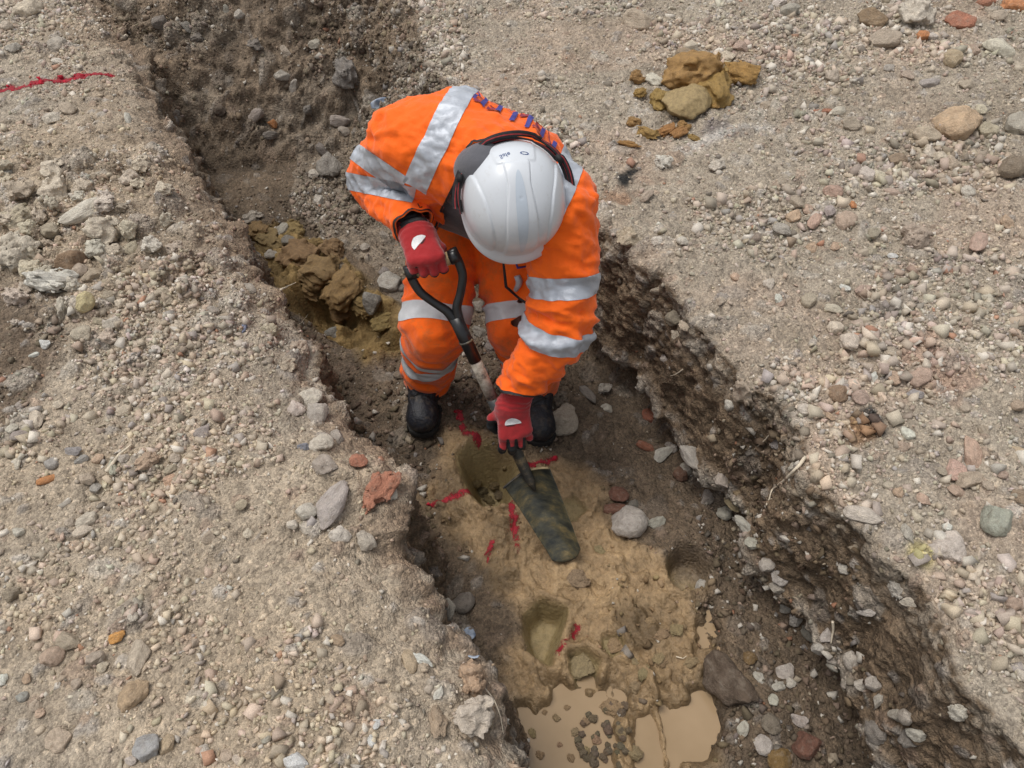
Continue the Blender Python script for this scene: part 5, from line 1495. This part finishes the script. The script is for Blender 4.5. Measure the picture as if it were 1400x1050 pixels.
OC = (.335, .190, .060); OG = (.31, .225, .125); OS = (.37, .250, .120); OD = (.21, .133, .052)
clod(936, 143, 66, 88, OS, 'smooth sided slab of tan clay in the heap on the gravel', -28, .6, .38, SLICE)
clod(946, 108, 92, 74, OC, 'largest crumbly ochre clod leaning behind the smooth clay slab', 10, .75, .34)
clod(974, 128, 58, 76, OC, 'ochre clod pressed against the side of the smooth clay slab', 0, .8, .36)
clod(1010, 108, 56, 40, OC, 'ochre clod at the end of the clay heap towards the stony bank', 0)
clod(975, 146, 18, 22, OC, 'small flat ochre clod under the smooth clay slab', 0)
clod(871, 108, 24, 20, OC, 'small ochre clod lying by itself beside a dark stone', 0)
clod(904, 142, 36, 44, OC, 'ochre clod tucked beside a pale stone in the clay heap', 0)
for x_, y_, w_, h_ in [(866, 170, 24, 20), (885, 184, 36, 20), (912, 180, 30, 16), (928, 184, 28, 18), (860, 198, 36, 9), (876, 128, 26, 14), (1000, 95, 20, 16), (992, 118, 16, 14), (1030, 100, 14, 12), (948, 190, 20, 10), (935, 175, 22, 18)]:
    clod(x_, y_, w_, h_, OC, 'small ochre clay crumb scattered round the clay heap on the bank', random.uniform(-40, 40), group='crumbs of the clay heap')
for x_, y_, w_, h_ in [(368, 335, 56, 40), (408, 352, 62, 46), (438, 372, 66, 50), (470, 398, 66, 48), (402, 318, 40, 32), (455, 345, 40, 34), (500, 418, 52, 36), (352, 318, 36, 30), (425, 395, 46, 30), (465, 428, 44, 26), (528, 440, 46, 30)]:
    clod(x_, y_, w_, h_, OD, 'dark ochre clay clod in the spoil behind the person', random.uniform(-60, 60), .62, .34, group='clods of clay spoil in the trench')
for x_, y_, w_, h_ in [(843, 882, 30, 20), (868, 905, 18, 26), (835, 970, 34, 22), (905, 868, 26, 18), (925, 862, 20, 18), (900, 900, 20, 14), (790, 793, 36, 26), (870, 940, 22, 16), (880, 920, 16, 22), (945, 905, 26, 14), (795, 912, 34, 34), (850, 1000, 20, 14), (890, 850, 18, 12), (820, 755, 26, 14), (868, 1030, 26, 18), (905, 905, 14, 18), (760, 985, 12, 9), (728, 1005, 16, 10), (745, 975, 9, 7), (765, 1022, 9, 7), (785, 1005, 14, 10), (800, 990, 16, 11), (738, 1035, 14, 10), (775, 970, 10, 7), (815, 1015, 16, 12), (800, 1030, 14, 11), (780, 1040, 15, 10)]:
    clod(x_, y_, w_, h_, OG, 'wet tan clay lump on the trampled clay of the trench floor', random.uniform(-60, 60), .5, .36, group='wet clay lumps on the trench floor')
for k in range(46):
    x_, y_ = random.uniform(786, 862), random.uniform(965, 1048)
    sz = random.uniform(7, 15)
    clod(x_, y_, sz, sz * .8, (.17, .13, .085), 'dark muddy pebble in the cluster between the two puddles', random.uniform(-60, 60), .75, .25, group='muddy pebbles between the puddles', name='pebble')
for x_, y_, w_, h_ in [(660, 672, 20, 14), (676, 664, 18, 14), (668, 684, 22, 12), (650, 662, 16, 12), (684, 678, 16, 14)]:
    clod(x_, y_, w_, h_, (.15, .11, .055), 'dark clay crumb at the bottom of the cut hole', random.uniform(-60, 60), .7, .3, group='crumbs in the cut hole')

# --- roots, straw and scraps
M_root = simple('pale_root_bark', (.60, .52, .40), .8, .2, 90, .4)
def root(pts, thick, label, lift=.006):
    Q_ = []
    for x_, y_ in pts:
        l_, n_ = hit(x_, y_); Q_.append(l_ + n_ * lift + np.array([0, -.004, .004]))
    Q_ = np.array(Q_); m_ = len(Q_); t_ = np.linspace(0, m_ - 1, 24)
    pth = np.stack([np.interp(t_, range(m_), Q_[:, k]) for k in range(3)], 1)
    for _ in range(4): pth[1:-1] = (pth[:-2] + 2 * pth[1:-1] + pth[2:]) / 4
    pth += .0015 * np.stack([vnoise(pth, 30, 1), vnoise(pth, 30, 2), vnoise(pth, 30, 3)], 1)
    v_, tt_ = tube(pth, np.linspace(thick, thick * .35, 24), 7)
    link('root', mesh_np('root', v_, tt_), M_root, label=label, cat='root')
root([(1098, 626), (1088, 645), (1072, 660), (1057, 668), (1048, 690)], .0048, 'thick pale curved root sticking out of the steep trench wall')
root([(1055, 593), (1042, 604), (1030, 613)], .0022, 'thin straight pale rootlet above the thick curved root')
root([(1141, 848), (1139, 862), (1134, 877)], .0042, 'short forked white root near the foot of the trench wall')
root([(660, 942), (672, 955), (684, 980), (688, 1004)], .0016, 'thin drooping rootlet hanging from the tan nodule at the lip')
root([(385, 398), (396, 390), (405, 386)], .0035, 'pale wood splinter at the lip beside the ochre clods')
root([(412, 448), (416, 440), (420, 430)], .0014, 'thin straw standing on the trench lip')
root([(932, 505), (922, 512), (918, 513)], .0020, 'tiny pale rootlet high on the trench wall')
root([(922, 895), (932, 899), (940, 898)], .0018, 'pale curved straw lying on the wet clay')
root([(150, 645), (168, 622), (182, 610)], .0050, 'weathered wood splinter lying on the dusty bank')
m_, nt, b = mat('blue_grey_plastic'); M_pl = m_; b.inputs['Base Color'].default_value = (.27, .34, .45, 1); setin(b, Roughness=.35)
na = noise_n(nt, 40, 4); r_ = ramp_n(nt, na.outputs[0], [(.4, (.20, .25, .34)), (.6, (.42, .48, .56))]); nt.links.new(r_.outputs[0], b.inputs['Base Color'])
def scrap(px, py, w, h, ang, label):
    l_, n_ = hit(px, py); k = ((l_ - CC) @ FW) / F; X = nrm(np.cross([0, 1, 0], n_)); Y = np.cross(n_, X); a = math.radians(ang)
    X, Y = X * math.cos(a) + Y * math.sin(a), Y * math.cos(a) - X * math.sin(a); vv = []; tt_ = []; m_ = 8
    for i in range(m_ + 1):
        for j in range(m_ + 1):
            u_, v_ = i / m_ - .5, j / m_ - .5; tp = 1 - .5 * abs(u_ * 2) ** 2
            vv.append(l_ + X * u_ * w * k + Y * v_ * h * k * tp)
    vv = np.array(vv); vv += n_ * (.010 + .010 * vnoise(vv, 45, px))[:, None]
    for i in range(m_):
        for j in range(m_):
            q = i * (m_ + 1) + j; tt_ += [(q, q + m_ + 1, q + m_ + 2), (q, q + m_ + 2, q + 1)]
    o = link('plastic_scrap', mesh_np('plastic_scrap', vv, np.array(tt_)), M_pl, label=label, cat='scrap')
    md = o.modifiers.new('thickness', 'SOLIDIFY'); md.thickness = .002
scrap(642, 868, 15, 22, 20, 'crumpled blue grey plastic scrap on the dark trench floor')
scrap(646, 903, 14, 9, -30, 'torn sliver of blue grey plastic below the crumpled scrap')
scrap(521, 141, 28, 14, 25, 'blue grey plastic scrap stuck in the end wall beside the orange shoulder')

# ================================================================== GRAVEL (nobody could count it)
qi = Q.reshape(-1, 4); p0, p1, p2, p3 = V[qi[:, 0]], V[qi[:, 1]], V[qi[:, 2]], V[qi[:, 3]]
qarea = .5 * (np.linalg.norm(np.cross(p1 - p0, p2 - p0), axis=1) + np.linalg.norm(np.cross(p2 - p0, p3 - p0), axis=1))
v0 = qi[:, 0]
cen = (p0 + p2) / 2; dq = cen - CC; dz_ = dq @ FW
pxq = 700 + F * (dq @ RT) / np.maximum(dz_, .05); pyq = 525 - F * (dq @ UP) / np.maximum(dz_, .05)
seen = (dz_ > .3) & (pxq > -170) & (pxq < 1570) & (pyq > -130) & (pyq < 1220)
patch = sstep(-.35, .65, fbm(cen, 2.6, 3, 90.)) * .95 + .22
patch = patch * (1 - .7 * np.exp(-(rl[v0] / .10) ** 2) * isLB[v0])
dens = (isLB * (5600 + 3500 * rubbleL) + isRB * 6200 + isW * 1500 + isF * (2600 * (1 - clay) + 260 * clay))[v0] * patch
dens = np.where(slope[v0] > .3, 6500 * patch, dens); dens = np.where(endm[v0] > .3, 2600 * patch, dens)
dens = dens * (1 - .85 * cut[v0]) * (1 - .9 * ochre[v0]) * (1 - .6 * pdm[v0]) * seen
wgt = qarea * dens; tot = int(wgt.sum()); tot = min(int(tot * 1.15), 98000)
pk = RNG.choice(len(qi), tot, p=wgt / wgt.sum())
ru = RNG.random((tot, 2)); a, c_ = ru[:, :1], ru[:, 1:]
pos = (1 - a) * ((1 - c_) * p0[pk] + c_ * p1[pk]) + a * ((1 - c_) * p3[pk] + c_ * p2[pk])
nor = TN[v0[pk]]
dia = np.clip(np.exp(RNG.normal(math.log(.0068), .50, tot)) * (.75 + .40 * patch[pk]), .0034, .026)
bp = (sp_ := sec[v0[pk]]) == 4
chunky = bp & (RNG.random(tot) < .026 * (1 + np.clip((pxq[pk] - 950) / 250, 0, 2)) * (patch[pk] > .6)); dia[chunky] = RNG.uniform(.017, .036, chunky.sum())
t_ = (1 + 5 ** .5) / 2
ICO = np.array([(-1, t_, 0), (1, t_, 0), (-1, -t_, 0), (1, -t_, 0), (0, -1, t_), (0, 1, t_), (0, -1, -t_), (0, 1, -t_), (t_, 0, -1), (t_, 0, 1), (-t_, 0, -1), (-t_, 0, 1)]) / (2 * math.sqrt(1 + t_ * t_))
IT = np.array([(0, 11, 5), (0, 5, 1), (0, 1, 7), (0, 7, 10), (0, 10, 11), (1, 5, 9), (5, 11, 4), (11, 10, 2), (10, 7, 6), (7, 1, 8), (3, 9, 4), (3, 4, 2), (3, 2, 6), (3, 6, 8), (3, 8, 9), (4, 9, 5), (2, 4, 11), (6, 2, 10), (8, 6, 7), (9, 8, 1)])
CUB = np.array([(x, y, z) for x in (-1, 1) for y in (-1, 1) for z in (-1, 1)]) * .40
CT = np.array([(0, 1, 3), (0, 3, 2), (4, 6, 7), (4, 7, 5), (0, 4, 5), (0, 5, 1), (2, 3, 7), (2, 7, 6), (0, 2, 6), (0, 6, 4), (1, 5, 7), (1, 7, 3)])
qr = RNG.normal(size=(tot, 4)); qr /= np.linalg.norm(qr, axis=1, keepdims=True); w_, x_, y_, z_ = qr.T
RM = np.stack([1 - 2 * (y_ * y_ + z_ * z_), 2 * (x_ * y_ - w_ * z_), 2 * (x_ * z_ + w_ * y_), 2 * (x_ * y_ + w_ * z_), 1 - 2 * (x_ * x_ + z_ * z_), 2 * (y_ * z_ - w_ * x_), 2 * (x_ * z_ - w_ * y_), 2 * (y_ * z_ + w_ * x_), 1 - 2 * (x_ * x_ + y_ * y_)], 1).reshape(-1, 3, 3)
kindp = (RNG.random(tot) < .87) | chunky                                      # broken chips, the rest worn pebbles
def grains(tmpl, jit, m):
    n_ = int(m.sum()); k_ = len(tmpl)
    sh = tmpl[None] * (1 + jit * RNG.normal(size=(n_, k_, 1)).clip(-1.6, 1.6)) + .13 * RNG.normal(size=(n_, k_, 3)).clip(-1.5, 1.5) * (k_ == 8)
    sh = sh * np.stack([np.ones(n_), RNG.uniform(.55, 1, n_), RNG.uniform(.4, .8, n_)], 1)[:, None, :]
    return np.einsum('nij,nkj->nki', RM[m], sh) * (dia[m] * 1.2)[:, None, None] + (pos[m] + nor[m] * (dia[m] * .08)[:, None])[:, None, :]
soil = col[v0[pk]]
rnd = RNG.random(tot)
pc = soil * RNG.uniform(.78, 1.42, (tot, 1)) * RNG.uniform(.95, 1.05, (tot, 3))
def paintp(lo, hi, cc, k):
    m = (rnd >= lo) & (rnd < hi); pc[m] = pc[m] * (1 - k) + np.array(cc) * k * RNG.uniform(.8, 1.15, (m.sum(), 1))
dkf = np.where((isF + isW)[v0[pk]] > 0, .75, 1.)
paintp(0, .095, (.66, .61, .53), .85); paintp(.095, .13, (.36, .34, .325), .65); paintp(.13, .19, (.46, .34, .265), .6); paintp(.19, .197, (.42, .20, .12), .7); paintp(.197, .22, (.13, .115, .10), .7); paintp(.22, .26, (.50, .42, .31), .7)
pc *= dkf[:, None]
for pts, zz, hw in PVAL:
    m = (line_d(pos[:, :2], P(pts, zz)) < hw * 1.05) & (np.abs(pos[:, 2] - zz) < .12); pc[m] = np.array([.40, .018, .035]) * RNG.uniform(.7, 1.2, (m.sum(), 1))
pc = np.clip(pc, .01, .72)
mg, nt, b = mat('gravel_grains'); at = node(nt, 'ShaderNodeAttribute'); at.attribute_name = 'col'
na = noise_n(nt, 420, 3, .6); r_ = ramp_n(nt, na.outputs[0], [(.3, (.78, .77, .76)), (.7, (1.15, 1.15, 1.15))])
nt.links.new(mix_n(nt, 1.0, at.outputs['Color'], r_.outputs[0], 'MULTIPLY'), b.inputs['Base Color']); setin(b, Roughness=.9); b.inputs['Specular IOR Level'].default_value = .25
sp = sec[v0[pk]]
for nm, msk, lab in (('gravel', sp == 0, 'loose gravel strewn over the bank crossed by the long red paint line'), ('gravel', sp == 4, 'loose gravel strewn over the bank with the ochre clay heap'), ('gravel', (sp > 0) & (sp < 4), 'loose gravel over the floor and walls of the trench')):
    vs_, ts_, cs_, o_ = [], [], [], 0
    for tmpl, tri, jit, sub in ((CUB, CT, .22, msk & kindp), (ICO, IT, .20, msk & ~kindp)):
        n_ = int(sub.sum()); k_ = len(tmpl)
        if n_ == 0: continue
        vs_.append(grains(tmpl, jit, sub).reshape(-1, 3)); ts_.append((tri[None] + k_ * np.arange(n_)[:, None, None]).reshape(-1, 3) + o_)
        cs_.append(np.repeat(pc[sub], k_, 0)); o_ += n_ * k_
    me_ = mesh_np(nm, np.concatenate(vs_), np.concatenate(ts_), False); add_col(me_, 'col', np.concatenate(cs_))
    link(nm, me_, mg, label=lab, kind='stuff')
